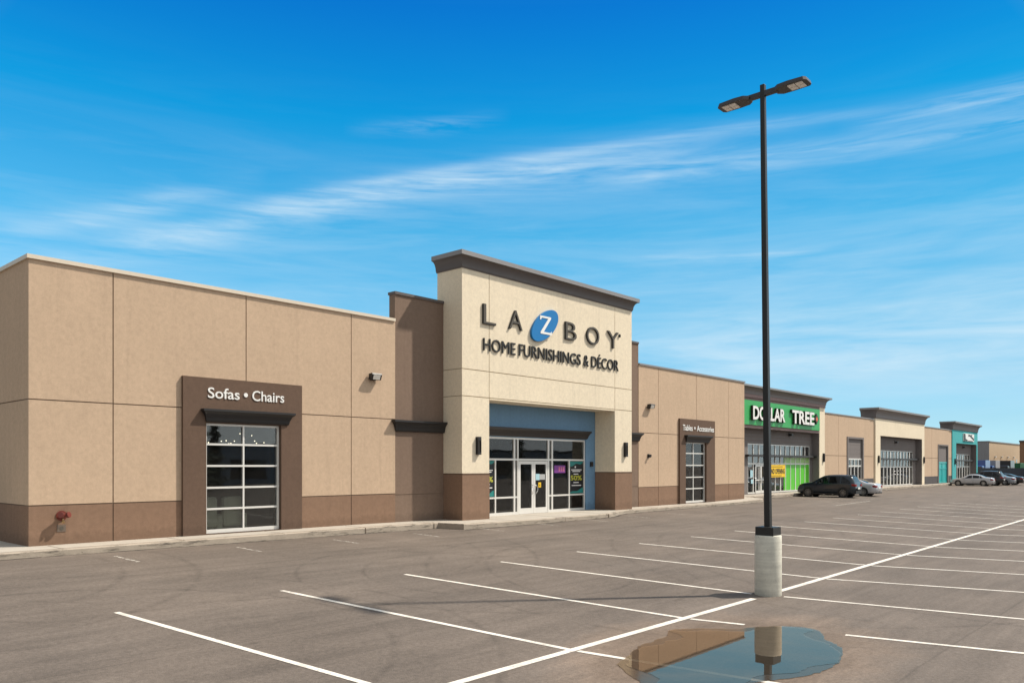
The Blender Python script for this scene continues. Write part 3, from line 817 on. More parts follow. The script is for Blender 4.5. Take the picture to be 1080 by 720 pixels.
flat_text_sign('white Sofas and Chairs lettering on the large brown window surround', [('Sofas', 11.43, 12.44, 4.245, 4.56), ('•', 12.58, 12.71, 4.34, 4.47), ('Chairs', 12.86, 13.97, 4.245, 4.56)], 0, 0, 0, 0, 12.7, 4.4, 0, 0)
flat_text_sign('white Tables and Accessories lettering on the narrow far window surround', [('Tables', 38.85, 39.92, 4.20, 4.52), ('•', 40.10, 40.24, 4.29, 4.43), ('Accessories', 40.42, 42.40, 4.20, 4.52)], 0, 0, 0, 0, 40.6, 4.4, 0, 0)

# flood lamps
def flood(x, z, label):
    t = thing('flood_lamp', label, 'wall lamp', (x, WY, z), group='flood lamps on the tan walls')
    bm = bmesh.new(); box(bm, x-0.10, x+0.10, WY-0.05, WY, z-0.12, z+0.10); obj('backplate', bm, M['black_metal'], t)
    bm = bmesh.new()
    vs = [(WY-0.05, -0.10), (WY-0.05, 0.10), (WY-0.24, 0.12), (WY-0.27, 0.07), (WY-0.20, -0.11)]
    L = [bm.verts.new((x-0.21, y, z+dz)) for y, dz in vs]; Rr = [bm.verts.new((x+0.21, y, z+dz)) for y, dz in vs]
    for i in range(5): bm.faces.new((L[i], L[(i+1) % 5], Rr[(i+1) % 5], Rr[i]))
    bm.faces.new(L[::-1]); bm.faces.new(Rr); bmesh.ops.recalc_face_normals(bm, faces=bm.faces)
    h = obj('housing', bm, M['black_metal'], t)
    bm = bmesh.new()
    a, b = Vector((0, WY-0.264, z+0.055)), Vector((0, WY-0.204, z-0.098))
    q = [bm.verts.new(p) for p in ((x-0.15, a.y-.006, a.z-.004), (x+0.15, a.y-.006, a.z-.004), (x+0.15, b.y-.006, b.z-.004), (x-0.15, b.y-.006, b.z-.004))]
    f = bm.faces.new(q); e = bmesh.ops.extrude_face_region(bm, geom=[f]); bmesh.ops.translate(bm, verts=[v for v in e['geom'] if isinstance(v, bmesh.types.BMVert)], vec=(0, 0.005, 0.003))
    bmesh.ops.recalc_face_normals(bm, faces=bm.faces)
    obj('lens', bm, M['lens'], h)
flood(17.58, 5.37, 'black flood lamp on tan wall between Sofas window and dark pier')
flood(35.55, 5.33, 'black flood lamp high on tan wall right of the cream tower')

# sconces: one kind, copied
def make_sconce():
    t = thing('wall_sconce', 'black box sconce on left leg of the cream entrance tower', 'wall lamp', (21.83, PYF, 2.66), group='black box sconces beside shop entrances')
    x, y, z = 21.83, PYF, 2.66
    bm = bmesh.new(); box(bm, x-0.10, x+0.10, y-0.03, y, z+0.02, z+0.70); obj('backplate', bm, M['black_metal'], t)
    bm = bmesh.new(); box(bm, x-0.085, x+0.085, y-0.13, y-0.03, z+0.55, z+0.70); box(bm, x-0.085, x+0.085, y-0.13, y-0.03, z+0.02, z+0.12); box(bm, x-0.085, x-0.055, y-0.13, y-0.03, z+0.12, z+0.55); box(bm, x+0.055, x+0.085, y-0.13, y-0.03, z+0.12, z+0.55)
    obj('housing', bm, M['black_metal'], t)
    bm = bmesh.new(); box(bm, x-0.045, x+0.045, y-0.09, y-0.03, z+0.12, z+0.55); obj('lens', bm, M['letter_face'], t)
    return t
sc0 = make_sconce()
for loc, lab in (((31.86, PYF, 2.66), 'black box sconce on right leg of the cream entrance tower'),
                 ((64.35, 24.2, 2.55), 'black box sconce on cream column right of the green sign'),
                 ((77.9, 24.2, 2.5), 'black box sconce on left leg of vacant cream shop front'),
                 ((92.75, 24.2, 2.5), 'black box sconce on right leg of vacant cream shop front'),
                 ((105.8, 24.2, 2.4), 'black box sconce on teal column of the far shop')):
    c = copy_tree(sc0); c.location = loc; c['label'] = lab

# small wall devices
t = thing('alarm_horn', 'small black alarm horn on tan wall under the flood lamp', 'alarm', (35.51, WY, 2.75))
bm = bmesh.new(); box(bm, 35.43, 35.58, WY-0.05, WY, 2.66, 2.86); obj('housing', bm, M['black_metal'], t)
bm = bmesh.new(); tube(bm, (35.5, WY-0.05, 2.78), (35.5, WY-0.16, 2.76), 0.05, 0.085, 12); obj('horn', bm, M['black_metal'], t)
t = thing('door_buzzer', 'small black box on blue wall right of the entrance glazing', 'buzzer', (30.7, EY, 2.3))
bm = bmesh.new(); box(bm, 30.62, 30.80, EY-0.08, EY, 2.22, 2.44); obj('housing', bm, M['black_metal'], t)
bm = bmesh.new(); tube(bm, (30.71, EY-0.08, 2.33), (30.71, EY-0.10, 2.33), 0.04, n=12); obj('button', bm, M['bronze'], t)

# fire hose inlet
t = thing('fire_hose_inlet', 'red twin fire hose inlet with brass cap on brown base band', 'hose inlet', (7.5, WY, 0.95))
bm = bmesh.new(); tube(bm, (7.52, WY, 0.97), (7.52, WY-0.03, 0.97), 0.16, n=24); obj('wall_flange', bm, M['red_metal'], t)
bm = bmesh.new(); tube(bm, (7.52, WY-0.03, 0.97), (7.52, WY-0.16, 0.97), 0.075, 0.085, 20); tube(bm, (7.52, WY-0.14, 0.97), (7.43, WY-0.26, 1.0), 0.07, 0.085, 18); tube(bm, (7.52, WY-0.14, 0.97), (7.62, WY-0.26, 1.0), 0.07, 0.085, 18)
bd = obj('body', bm, M['red_metal'], t)
for dx in (-1, 1):
    bm = bmesh.new(); c0 = Vector((7.525+dx*0.098, WY-0.262, 1.0)); tube(bm, c0, c0+Vector((dx*0.03, -0.04, 0.01)), 0.095, 0.09, 18); obj('cap', bm, M['red_metal'], bd)
bm = bmesh.new(); tube(bm, (7.53, WY-0.10, 0.90), (7.53, WY-0.12, 0.80), 0.03, 0.025, 10); tube(bm, (7.53, WY-0.12, 0.80), (7.53, WY-0.15, 0.76), 0.045, 0.045, 12); obj('drain_valve', bm, M['brass'], t)
t.scale = (.82, .82, .82)
t = thing('inlet_plate', 'small grey notice plate below the red hose inlet', 'sign', (7.52, WY, 0.63))
bm = bmesh.new(); box(bm, 7.41, 7.62, WY-0.012, WY, 0.55, 0.73); p = obj('plate', bm, M['plate'], t)
bm = bmesh.new(); tube(bm, (7.515, WY-0.012, 0.64), (7.515, WY-0.016, 0.64), 0.055, n=20); obj('emblem', bm, M['letter_face'], p)

# posters and notices in the entrance
def sale_poster(x0, x1, z0, z1, label, y=FY+0.035):
    t = thing('sale_poster', label, 'poster', ((x0+x1)/2, y, z0), group='black sale posters in the entrance glazing')
    bm = bmesh.new(); box(bm, x0, x1, y, y+0.008, z0, z1); obj('sheet', bm, M['poster_dark'], t)
    w, h = x1-x0, z1-z0
    bm = bmesh.new()
    n = 14
    top = [(x0+w*i/n, z1-h*(0.05+0.10*(1-i/n)+0.025*math.sin(i*0.7))) for i in range(n+1)]
    poly_prism(bm, [(x0, z1)] + top + [(x1, z1)], y-0.003, 0.002)
    lo = [(x0+w*i/n, z0+h*(0.03+0.13*(i/n)**1.4+0.02*math.sin(i*0.6))) for i in range(n+1)]
    poly_prism(bm, [(x0, z0)] + [(x1, z0)] + lo[::-1], y-0.003, 0.002)
    obj('wave_print', bm, M['poster_teal'], t)
    bm = text_bm('50%', x0+0.06*w, x0+0.92*w, z0+0.40*h, z0+0.56*h, y-0.004, 0.003, 0.03)
    obj('price_print', bm, M['poster_yellow'], t)
    bm = bmesh.new()
    for a, b, l in ((0.12, 0.9, 0.735), (0.2, 0.8, 0.685), (0.3, 0.65, 0.60), (0.28, 0.68, 0.335), (0.15, 0.86, 0.245)):
        box(bm, x0+a*w, x0+b*w, y-0.003, y-0.001, z0+(l-0.014)*h, z0+(l+0.014)*h)
    tube(bm, (x0+0.42*w, y-0.001, z0+0.82*h), (x0+0.42*w, y-0.003, z0+0.82*h), 0.05, n=14)
    obj('text_print', bm, M['poster_white'], t)
sale_poster(29.18, 30.20, 0.98, 2.46, 'black sale poster with yellow percentage in right entrance window')
sale_poster(23.29, 24.08, 0.98, 2.46, 'black sale poster half hidden behind the tower leg, left entrance window')
t = thing('neon_sign', 'purple and pink sign hanging in window right of the doors', 'sign', (28.45, FY+0.2, 2.0))
bm = bmesh.new(); box(bm, 28.05, 28.85, FY+0.032, FY+0.040, 1.93, 2.27); p = obj('board', bm, M['purple'], t)
bm = bmesh.new()
for x, w in ((28.36, .10), (28.52, .08), (28.66, .12)): box(bm, x, x+w, FY+0.026, FY+0.031, 2.0, 2.2)
obj('print', bm, M['pink'], t)
t = thing('door_notice', 'pale blue notice with white half stuck on the right door', 'notice', (27.1, FY+0.02, 1.8))
bm = bmesh.new(); box(bm, 26.74, 27.00, FY+0.020, FY+0.026, 1.62, 1.90); obj('blue_sheet', bm, M['cyan_notice'], t)
bm = bmesh.new(); box(bm, 27.01, 27.38, FY+0.020, FY+0.026, 1.64, 1.88); obj('white_sheet', bm, M['alu_grey'], t)
t = thing('door_sticker', 'small yellow sticker on right entrance door above the handle', 'sticker', (27.0, FY+0.02, 1.4))
bm = bmesh.new(); box(bm, 26.92, 27.10, FY+0.018, FY+0.024, 1.30, 1.52, 0); poly_prism(bm, [(26.97, 1.36), (27.05, 1.36), (27.01, 1.46)], FY+0.015, 0.002, 1); obj('sheet', bm, [M['yellow'], M['poster_dark']], t)
t = thing('wet_floor_sign', 'yellow folding floor sign standing behind the right door', 'floor sign', (26.95, FY+0.32, 0.14))
for s in (1, -1):
    bm = bmesh.new()
    y0 = FY+0.32
    q = [bm.verts.new(p) for p in ((26.78, y0+s*0.16, 0.145), (27.14, y0+s*0.16, 0.145), (27.03, y0+s*0.012, 0.80), (26.89, y0+s*0.012, 0.80))]
    f = bm.faces.new(q); e = bmesh.ops.extrude_face_region(bm, geom=[f]); bmesh.ops.translate(bm, verts=[v for v in e['geom'] if isinstance(v, bmesh.types.BMVert)], vec=(0, s*0.012, 0))
    bmesh.ops.recalc_face_normals(bm, faces=bm.faces)
    obj('panel', bm, M['yellow'], t)

# armchairs in the display window
def armchair(x, y, rz, label):
    t = thing('armchair', label, 'armchair', (x, y, 0.14), rz, 'armchairs in the display window')
    def part(name, *a, bev=0.07): return obj(name, B(*a), M['fabric'], t, local=True, bevel=bev)
    part('seat', -0.33, 0.33, -0.40, 0.30, 0.12, 0.50); part('backrest', -0.36, 0.36, 0.24, 0.48, 0.25, 1.18, bev=0.10)
    part('arm', -0.52, -0.34, -0.42, 0.42, 0.10, 0.66); part('arm', 0.34, 0.52, -0.42, 0.42, 0.10, 0.66)
armchair(11.6, 23.05, R(170), 'sage green armchair at left edge of the Sofas window, partly hidden')
armchair(12.42, 23.12, R(185), 'sage green armchair in full view behind the Sofas window')
t = thing('string_lights', 'string of tiny lit bulbs inside top of the Sofas window', 'string lights', (12.8, 23.6, 3.2))
bm = bmesh.new(); rb = random.Random(5); pts = []
for i in range(16):
    f = i/15
    pts.append((11.9+2.2*f, 23.6+0.15*math.sin(i), 3.02+0.06*math.sin(i*1.7)+(0.38*max(0, 1-abs(f-0.66)*5) if i % 2 else 0)))
for a, b in zip(pts, pts[1:]): tube(bm, a, b, 0.004, n=5)
obj('cable', bm, M['black_metal'], t)
for p in pts:
    bm = bmesh.new(); bmesh.ops.create_uvsphere(bm, u_segments=8, v_segments=6, radius=0.017); bmesh.ops.translate(bm, verts=bm.verts, vec=Vector(p)-Vector((0, 0, 0.026))); obj('bulb', bm, M['bulb'], t, smooth=True)

# ------------------------------------------------------------------ the other shops of the parade
def shop_body(root, x0, x1, y0=24.95):
    bm = bmesh.new(); box(bm, x0, x1, y0, 40, 6.2, 6.35); obj('roof', bm, M['roof'], root)
    bm = bmesh.new(); box(bm, x0, x1, 40.0, 40.2, 0.1, 6.5); box(bm, x0, x0+0.15, y0+0.1, 39.99, 0.1, 6.19); box(bm, x1-0.15, x1, y0+0.1, 39.99, 0.1, 6.19); obj('rear_wall', bm, M['tan'], root)
    bm = bmesh.new(); box(bm, x0+.16, x1-.16, y0+0.1, 39.98, 0.1, 0.25); obj('floor', bm, M['floor_in'], root)
    bm = bmesh.new(); box(bm, x0+.16, x1-.16, 30, 30.1, 0.26, 6.18); obj('partition', bm, M['wall_in'], root)

def glazing(root, x0, x1, z0, z1, y, zbar, ztr, step, glassm, widths=0.10, door=None, films=()):
    """tall shopfront glazing: mullions, transom, canopy beam zone between zbar"""
    bm = bmesh.new()
    n = max(2, round((x1-x0)/step)); xs = [x0+(x1-x0)*i/n for i in range(n+1)]
    for i, x in enumerate(xs):
        w = widths*(1.0 if i % 3 else 1.5)
        a, b = max(x0, x-w/2), min(x1, x+w/2)
        box(bm, a, b, y, y+0.10, z0, z1)
    box(bm, x0, x1, y+.002, y+.09, z0+.001, z0+0.10); box(bm, x0, x1, y+.002, y+.09, z1-0.08, z1-.001)
    box(bm, x0, x1, y+.003, y+.088, ztr-0.05, ztr+0.05)
    fr = obj('shopfront_frame', bm, M['alu'], root)
    bm = bmesh.new(); box(bm, x0, x1, y+0.045, y+0.055, z0, z1); obj('pane', bm, glassm, fr)
    for k, (a, b, l, h, m) in enumerate(films):
        bm = bmesh.new(); box(bm, a, b, y+0.028+.002*k, y+0.034+.002*k, l, h); obj('window_film', bm, m, fr)
    return fr

# discount store
ds = thing('discount_store', 'low grey shop with green sign band and green filmed glazing', 'shop', (57, 24.2, 0.25))
DY = 24.2
DM = [M['cream'], M['maroon'], M['grey_siding'], M['joint'], M['tan'], M['dark_base'], M['teal']]
def cell_ds(x, z):
    if 47.4 < x < 63.58 and z < 4.85: return None
    if x > 63.58 or x < 47.0: return (DY, 0)
    return (DY+0.03, 1)
bm = bmesh.new()
facade(bm, 46.63, 64.70, 0.1, 6.9, DY+0.6, cell_ds, [47.0, 47.4, 63.58], [4.85])
obj('wall', bm, DM, ds)
bm = bmesh.new()
box(bm, 46.65, 64.7, DY-0.06, DY+0.62, 6.90, 7.12, 1)
cp = [(0.06, 7.12), (0.08, 7.16)] + [(0.08+0.34*(1-math.cos(i/6*math.pi/2)), 7.18+0.38*math.sin(i/6*math.pi/2)) for i in range(7)] + [(0.44, 7.58), (0.44, 7.70)]
crown(bm, 46.7, 64.70, DY, DY+0.7, cp, [0]*(len(cp)-2)+[2])
obj('cornice', bm, [M['grey_cornice'], M['maroon'], M['cornice_top']], ds)
GY = DY+0.605
bm = bmesh.new()
facade(bm, 47.4, 63.58, 0.1, 4.86, GY+0.2, lambda x, z: None if 52.1 < x < 63.2 and 0.3 < z < 3.83 else (GY+0.01, 3) if near(z, [4.05, 4.3, 4.55], 0.02) else (GY, 2), [52.1, 63.2], [0.3, 3.83, *lines([4.05, 4.3, 4.55], 0.02)])
obj('shopfront_wall', bm, DM, ds)
rf = random.Random(11)
films = [(58.3, 63.15, 0.42, 2.36, M['green_film']), (58.3, 63.15, 2.44, 2.88, M['pale_green_film'])]
g1 = glazing(ds, 52.15, 63.18, 0.3, 3.82, GY+0.04, None, 2.40, 0.92, M['glass_bright'], 0.085, films=films)
bm = bmesh.new()
for i in range(24):
    x = 52.2+0.46*i
    if rf.random() < 0.62: box(bm, x+rf.uniform(0, .1), x+0.34+rf.uniform(-.12, .08), GY+0.125, GY+0.14, 3.05, 3.74)
    if rf.random() < 0.5 and x < 58: box(bm, x+rf.uniform(0, .1), x+0.3+rf.uniform(-.1, .08), GY+0.125, GY+0.14, 2.46, 2.90)
obj('window_blind', bm, M['white_film'], g1)
bm = bmesh.new(); box(bm, 51.7, 63.54, GY-0.30, GY-0.002, 2.90, 3.04); box(bm, 63.3, 63.54, GY-0.42, GY-0.302, 2.88, 3.0); obj('canopy_beam', bm, M['bronze'], ds)
# its doors
for x0, x1 in ((53.35, 54.25), (54.27, 55.2)):
    bm = bmesh.new()
    yd = GY+0.012
    bar(bm, x0, x0+0.10, 0.3, 2.33, yd, 0.026); bar(bm, x1-0.10, x1, 0.3, 2.33, yd, 0.026); bar(bm, x0+.10, x1-.10, 2.2, 2.33, yd+.001, 0.024); bar(bm, x0+.10, x1-.10, 0.3, 0.5, yd+.001, .024); bar(bm, x0+.10, x1-.10, 1.2, 1.28, yd+.001, .024)
    d = obj('door', bm, M['alu'], ds)
    bm = bmesh.new(); tube(bm, (x1-.16 if x0 < 54 else x0+.16, yd-0.05, 1.0), (x1-.16 if x0 < 54 else x0+.16, yd-0.05, 1.45), 0.02, n=8); tube(bm, (x1-.16 if x0 < 54 else x0+.16, yd-0.05, 1.22), (x1-.16 if x0 < 54 else x0+.16, yd+0.005, 1.22), 0.015, n=8); obj('handle', bm, M['chrome'], d)
bm = bmesh.new(); box(bm, 63.56, 63.578, DY+0.045, GY-0.001, 0.1, 4.83); box(bm, 47.5, 63.558, DY+0.045, GY-0.001, 4.83, 4.848); obj('opening_lining', bm, M['grey_siding'], ds)
shop_body(ds, 46.7, 64.6)
# notices on that glazing
t = thing('window_notice', 'pale notice stuck left of the doors under the green sign', 'notice', (52.8, GY, 1.6))
bm = bmesh.new(); box(bm, 52.55, 52.95, GY+0.025, GY+0.031, 1.45, 1.95); box(bm, 52.65, 53.0, GY+0.025, GY+0.031, 1.0, 1.3); obj('sheet', bm, M['cyan_notice'], t)
# green sign
t = thing('shop_sign', 'green sign board with large white block letters above green filmed glazing', 'sign', (57, DY, 5.9))
bm = bmesh.new(); box(bm, 46.75, 63.5, DY-0.05, DY+0.025, 5.05, 6.72); bd = obj('sign_board', bm, M['sign_green'], t)
bm = bmesh.new()
text_bm('DOLLAR', 51.15, 56.5, 5.36, 6.38, DY-0.20, 0.14, 0.04, bm=bm); text_bm('TREE', 57.7, 62.0, 5.36, 6.42, DY-0.20, 0.14, 0.04, bm=bm)
lt = obj('lettering', bm, M['letter_edge'], t)
bm = bmesh.new()
text_bm('DOLLAR', 51.2, 56.45, 5.40, 6.35, DY-0.225, 0.02, 0.026, bm=bm); text_bm('TREE', 57.75, 61.95, 5.40, 6.39, DY-0.225, 0.02, 0.026, bm=bm)
obj('lettering_face', bm, M['white'], lt)
bm = bmesh.new(); poly_prism(bm, [(62.1, 5.93), (62.5, 6.32), (62.9, 5.93), (62.5, 5.5)], DY-0.2, 0.12, 0); poly_prism(bm, [(62.3, 5.9), (62.5, 6.12), (62.7, 5.9), (62.5, 5.68)], DY-0.215, 0.012, 1); obj('mark', bm, [M['letter_edge'], M['orange']], t)
t = thing('banner', 'yellow banner with black words hung across the shop glazing', 'banner', (57, GY-0.05, 1.4))
bm = bmesh.new(); box(bm, 54.9, 58.25, GY-0.06, GY-0.05, 1.42, 2.32); obj('cloth', bm, M['yellow'], t)
bm = bmesh.new(); text_bm('GRAND OPENING', 55.0, 58.15, 1.66, 2.04, GY-0.066, 0.004, 0.03, bm=bm)
box(bm, 55.6, 57.8, GY-0.064, GY-0.0615, 2.16, 2.20); box(bm, 55.8, 57.6, GY-0.064, GY-0.0615, 1.50, 1.54)
obj('lettering', bm, M['letter_edge'], t)

def soffit_lamp(x, y, z, label):
    t = thing('header_lamp', label, 'wall lamp', (x, y, z), group='small lamps above shop glazing')
    bm = bmesh.new(); box(bm, x-0.12, x+0.12, y-0.05, y, z-0.12, z+0.12); obj('backplate', bm, M['black_metal'], t)
    bm = bmesh.new(); box(bm, x-0.16, x+0.16, y-0.28, y-0.05, z-0.10, z+0.05); obj('housing', bm, M['black_metal'], t)
soffit_lamp(59.1, GY, 4.62, 'small black lamp on grey header under the green sign')
soffit_lamp(85.0, GY, 4.62, 'small black lamp on grey header of the vacant cream shop')
soffit_lamp(112.4, GY, 4.60, 'small black lamp on grey header of the teal shop')

# link wall between discount store and vacant shop, with the vacant shop
vs = thing('vacant_shop', 'cream fronted shop with charcoal cornice and white barred glazing', 'shop', (85, 24.2, 0.25))
TY = DY+0.08
def tan_link(x0, x1, win, root, zt, zwin):
    bm = bmesh.new()
    w0, w1, a, b = win
    js = [x0+(x1-x0)*k for k in (0.27, 0.52, 0.76)]
    def cell(x, z):
        if w0 < x < w1 and a < z < b: return None
        if w0-0.28 < x < w1+0.28 and z < b+0.16: return (TY-0.06, 2)
        if z < 1.1: return (TY, 5)
        if near(x, js, 0.04) and not (w0-.3 < x < w1+.3): return (TY+0.02, 3)
        if near(z, [3.1], 0.04): return (TY+0.02, 3)
        return (TY, 4)
    facade(bm, x0, x1, 0.1, zt, TY+0.3, cell, [w0, w1, w0-.28, w1+.28, *lines(js, .04)], [a, b, b+.16, 1.1, *lines([3.1], .04)])
    o = obj('link_wall', bm, DM, root)
    bm = bmesh.new(); box(bm, x0, x1, TY-0.05, TY+0.33, zt, zt+0.09); obj('parapet_cap', bm, M['cornice_top'], o)
tan_link(64.72, 76.83, (70.2, 73.8, 0.3, 4.6), vs, 6.50, 2.8)
bm = bmesh.new(); yw = TY+0.05
box(bm, 70.2, 73.8, yw+.04, yw+.1, 2.9, 4.59); 
for z in (3.3, 3.7, 4.1): box(bm, 70.2, 73.8, yw+.035, yw+.039, z-.01, z+.01)
obj('blank_panel', bm, M['grey_siding'], vs)
bm = bmesh.new()
bar(bm, 70.2, 70.32, 0.3, 2.9, yw); bar(bm, 73.68, 73.8, .3, 2.9, yw); bar(bm, 70.32, 73.68, 2.78, 2.9, yw+.001); bar(bm, 70.32, 73.68, 0.3, .42, yw+.001); bar(bm, 70.32, 73.68, 2.18, 2.30, yw+.001)
for x in (71.1, 72.0, 72.9): bar(bm, x-.06, x+.06, 0.42, 2.18, yw+.002); bar(bm, x-.06, x+.06, 2.30, 2.78, yw+.002)
w = obj('window', bm, M['alu'], vs); bm = bmesh.new(); box(bm, 70.25, 73.75, yw+.05, yw+.06, .35, 2.85); obj('pane', bm, M['glass_bright'], w)

def small_tower(root, x0, x1, mi, o0, o1, zo, zc, zt, g0, g1, films, step, zgl=3.77):
    bm = bmesh.new()
    facade(bm, x0, x1, 0.1, zc, DY+0.9, lambda x, z: None if o0 < x < o1 and z < zo else (DY, mi), [o0, o1], [zo])
    tw = obj('tower_wall', bm, DM, root)
    bm = bmesh.new()
    cp = [(0.02, zc-0.02), (0.04, zc+0.05)] + [(0.06+0.34*(1-math.cos(i/6*math.pi/2)), zc+0.1+(zt-zc-0.3)*math.sin(i/6*math.pi/2)) for i in range(7)] + [(0.44, zt-0.17), (0.44, zt)]
    crown(bm, x0, x1, DY, DY+1.3, cp, [0]*(len(cp)-2)+[1]); obj('cornice', bm, [M['grey_cornice'], M['cornice_top']], tw)
    bm = bmesh.new()
    facade(bm, o0, o1, 0.1, zo+0.01, GY+0.3, lambda x, z: None if g0 < x < g1 and 0.28 < z < zgl else (GY+0.01, 3) if near(z, [4.0, 4.25, 4.5], .02) else (GY, 2), [g0, g1], [0.28, zgl, *lines([4.0, 4.25, 4.5], .02)])
    obj('shopfront_wall', bm, DM, root)
    bm = bmesh.new(); box(bm, o1-.02, o1-.001, DY+.02, GY-.001, .1, zo-.022); box(bm, o0+.001, o0+.02, DY+.02, GY-.001, .1, zo-.022); box(bm, o0+.001, o1-.001, DY+.02, GY-.001, zo-.02, zo-.001); obj('opening_lining', bm, M['grey_siding'], root)
    fr = glazing(root, g0+.02, g1-.02, 0.28, zgl-.01, GY+0.05, None, 2.15, step, M['glass_bright'], 0.16, films=films)
    bm = bmesh.new(); box(bm, o0+.03, o1-.03, GY-0.30, GY-0.002, 2.84, 3.0); obj('canopy_beam', bm, M['bronze'], root)
    bm = bmesh.new(); box(bm, x0, x1, DY+0.905, DY+1.25, zo, zc); obj('tower_back', bm, DM[mi], root)
    return fr
fr = small_tower(vs, 77.15, 93.1, 0, 78.55, 92.2, 5.07, 6.66, 7.62, 80.6, 91.2, (), 1.06)
bm = bmesh.new(); rf = random.Random(4)
for i in range(12):
    x = 80.7+0.88*i
    box(bm, x+rf.uniform(0, .2), x+0.6+rf.uniform(-.2, .15), GY+0.125, GY+0.14, 3.05, 3.7)
    if rf.random() < .6: box(bm, x+rf.uniform(0, .2), x+0.5+rf.uniform(-.2, .15), GY+0.125, GY+0.14, 2.25, 2.84)
obj('window_blind', bm, M['white_film'], fr)
shop_body(vs, 64.75, 95.3, 25.6)

# teal shop
ts = thing('teal_shop', 'teal fronted end shop with charcoal cornice and white logo board', 'shop', (111, 24.2, 0.25))
tan_link(93.12, 104.65, (99.0, 102.8, 0.3, 4.52), ts, 6.42, 2.7)
bm = bmesh.new(); box(bm, 99.0, 102.8, yw+.04, yw+.1, 2.7, 4.51); obj('blank_panel', bm, M['grey_siding'], ts)
bm = bmesh.new(); bar(bm, 99.0, 99.15, .3, 2.7, yw); bar(bm, 102.65, 102.8, .3, 2.7, yw); bar(bm, 99.15, 102.65, 2.55, 2.7, yw+.001); bar(bm, 99.15, 102.65, .3, .45, yw+.001); bar(bm, 100.8, 100.95, .45, 2.55, yw+.002); bar(bm, 99.15, 100.8, 1.9, 2.0, yw+.003); bar(bm, 100.95, 102.65, 1.9, 2.0, yw+.003)
w = obj('window', bm, M['teal_film'], ts); bm = bmesh.new(); box(bm, 99.05, 102.75, yw+.05, yw+.06, .35, 2.65); obj('window_film', bm, M['teal_film'], w)
fr = small_tower(ts, 104.75, 117.45, 6, 106.5, 116.9, 4.97, 6.55, 7.5, 108.6, 116.3, (), 1.2, 3.72)
bm = bmesh.new()
for x, z in ((109.2, 1.2), (111.6, 1.5), (113.3, .9), (115.0, 1.4)): box(bm, x, x+.7, GY+0.125, GY+0.14, z, z+.9)
obj('window_poster', bm, M['pink'], fr)
bm = bmesh.new()
for i in range(7): box(bm, 108.75+1.07*i, 109.4+1.07*i, GY+0.127, GY+0.142, 3.05, 3.65)
obj('window_blind', bm, M['white_film'], fr)
shop_body(ts, 95.4, 117.4, 25.6)
t = thing('shop_sign', 'white logo board with black print on teal front', 'sign', (112.4, DY, 5.8))
bm = bmesh.new(); box(bm, 109.7, 115.1, DY-0.10, DY-0.002, 5.32, 6.25); obj('sign_board', bm, M['white'], t)
bm = bmesh.new(); poly_prism(bm, [(109.8, 6.2), (110.5, 6.2), (110.6, 5.6), (111.6, 5.45), (111.6, 5.36), (109.8, 5.36)], DY-0.13, 0.028); poly_prism(bm, [(112.0, 5.95), (112.9, 5.95), (114.9, 5.45), (114.9, 5.7), (113.6, 5.98), (114.2, 6.18), (113.0, 6.1), (112.2, 6.18)], DY-0.13, 0.028); bmesh.ops.triangulate(bm, faces=[f for f in bm.faces if len(f.verts) > 4]); obj('print', bm, M['letter_edge'], t)
bm = bmesh.new(); box(bm, 111.9, 114.3, DY-0.12, DY-0.102, 5.36, 5.42); obj('underline', bm, M['tail'], t)

# ------------------------------------------------------------------ cars
def interp(tab, u):
    for (a, va), (b, vb) in zip(tab, tab[1:]):
        if u <= b: 
            f = (u-a)/(b-a) if b > a else 0
            return va+(vb-va)*f
    return tab[-1][1]
SUV = dict(L=4.60, W=1.86, top=[(0, .74), (.01, 1.0), (.024, 1.14), (.045, 1.34), (.07, 1.51), (.10, 1.61), (.16, 1.65), (.32, 1.675), (.46, 1.66), (.54, 1.60), (.61, 1.45), (.675, 1.27), (.73, 1.13), (.755, 1.10), (.83, 1.07), (.90, 1.02), (.955, .93), (.985, .78), (1, .62)],
           belt=[(0, 1.02), (.3, 1.04), (.7, 1.0), (1, .9)], side=[(.085, .235, 1), (.255, .435, 0), (.455, .645, 0)], rear=(.024, .085), wind=(.55, .725), wheels=(-1.36, 1.36), r=.355, bot=.24)
SEDAN = dict(L=4.85, W=1.86, top=[(0, .75), (.01, .95), (.03, 1.03), (.10, 1.07), (.15, 1.09), (.20, 1.19), (.27, 1.33), (.34, 1.42), (.44, 1.46), (.53, 1.445), (.60, 1.35), (.67, 1.18), (.725, 1.02), (.75, .985), (.83, .93), (.91, .86), (.965, .77), (.99, .65), (1, .55)],
             belt=[(0, .97), (.3, .97), (.7, .93), (1, .8)], side=[(.235, .30, 1), (.31, .46, 0), (.475, .64, 0)], rear=(.155, .32), wind=(.56, .715), wheels=(-1.40, 1.45), r=.335, bot=.20)
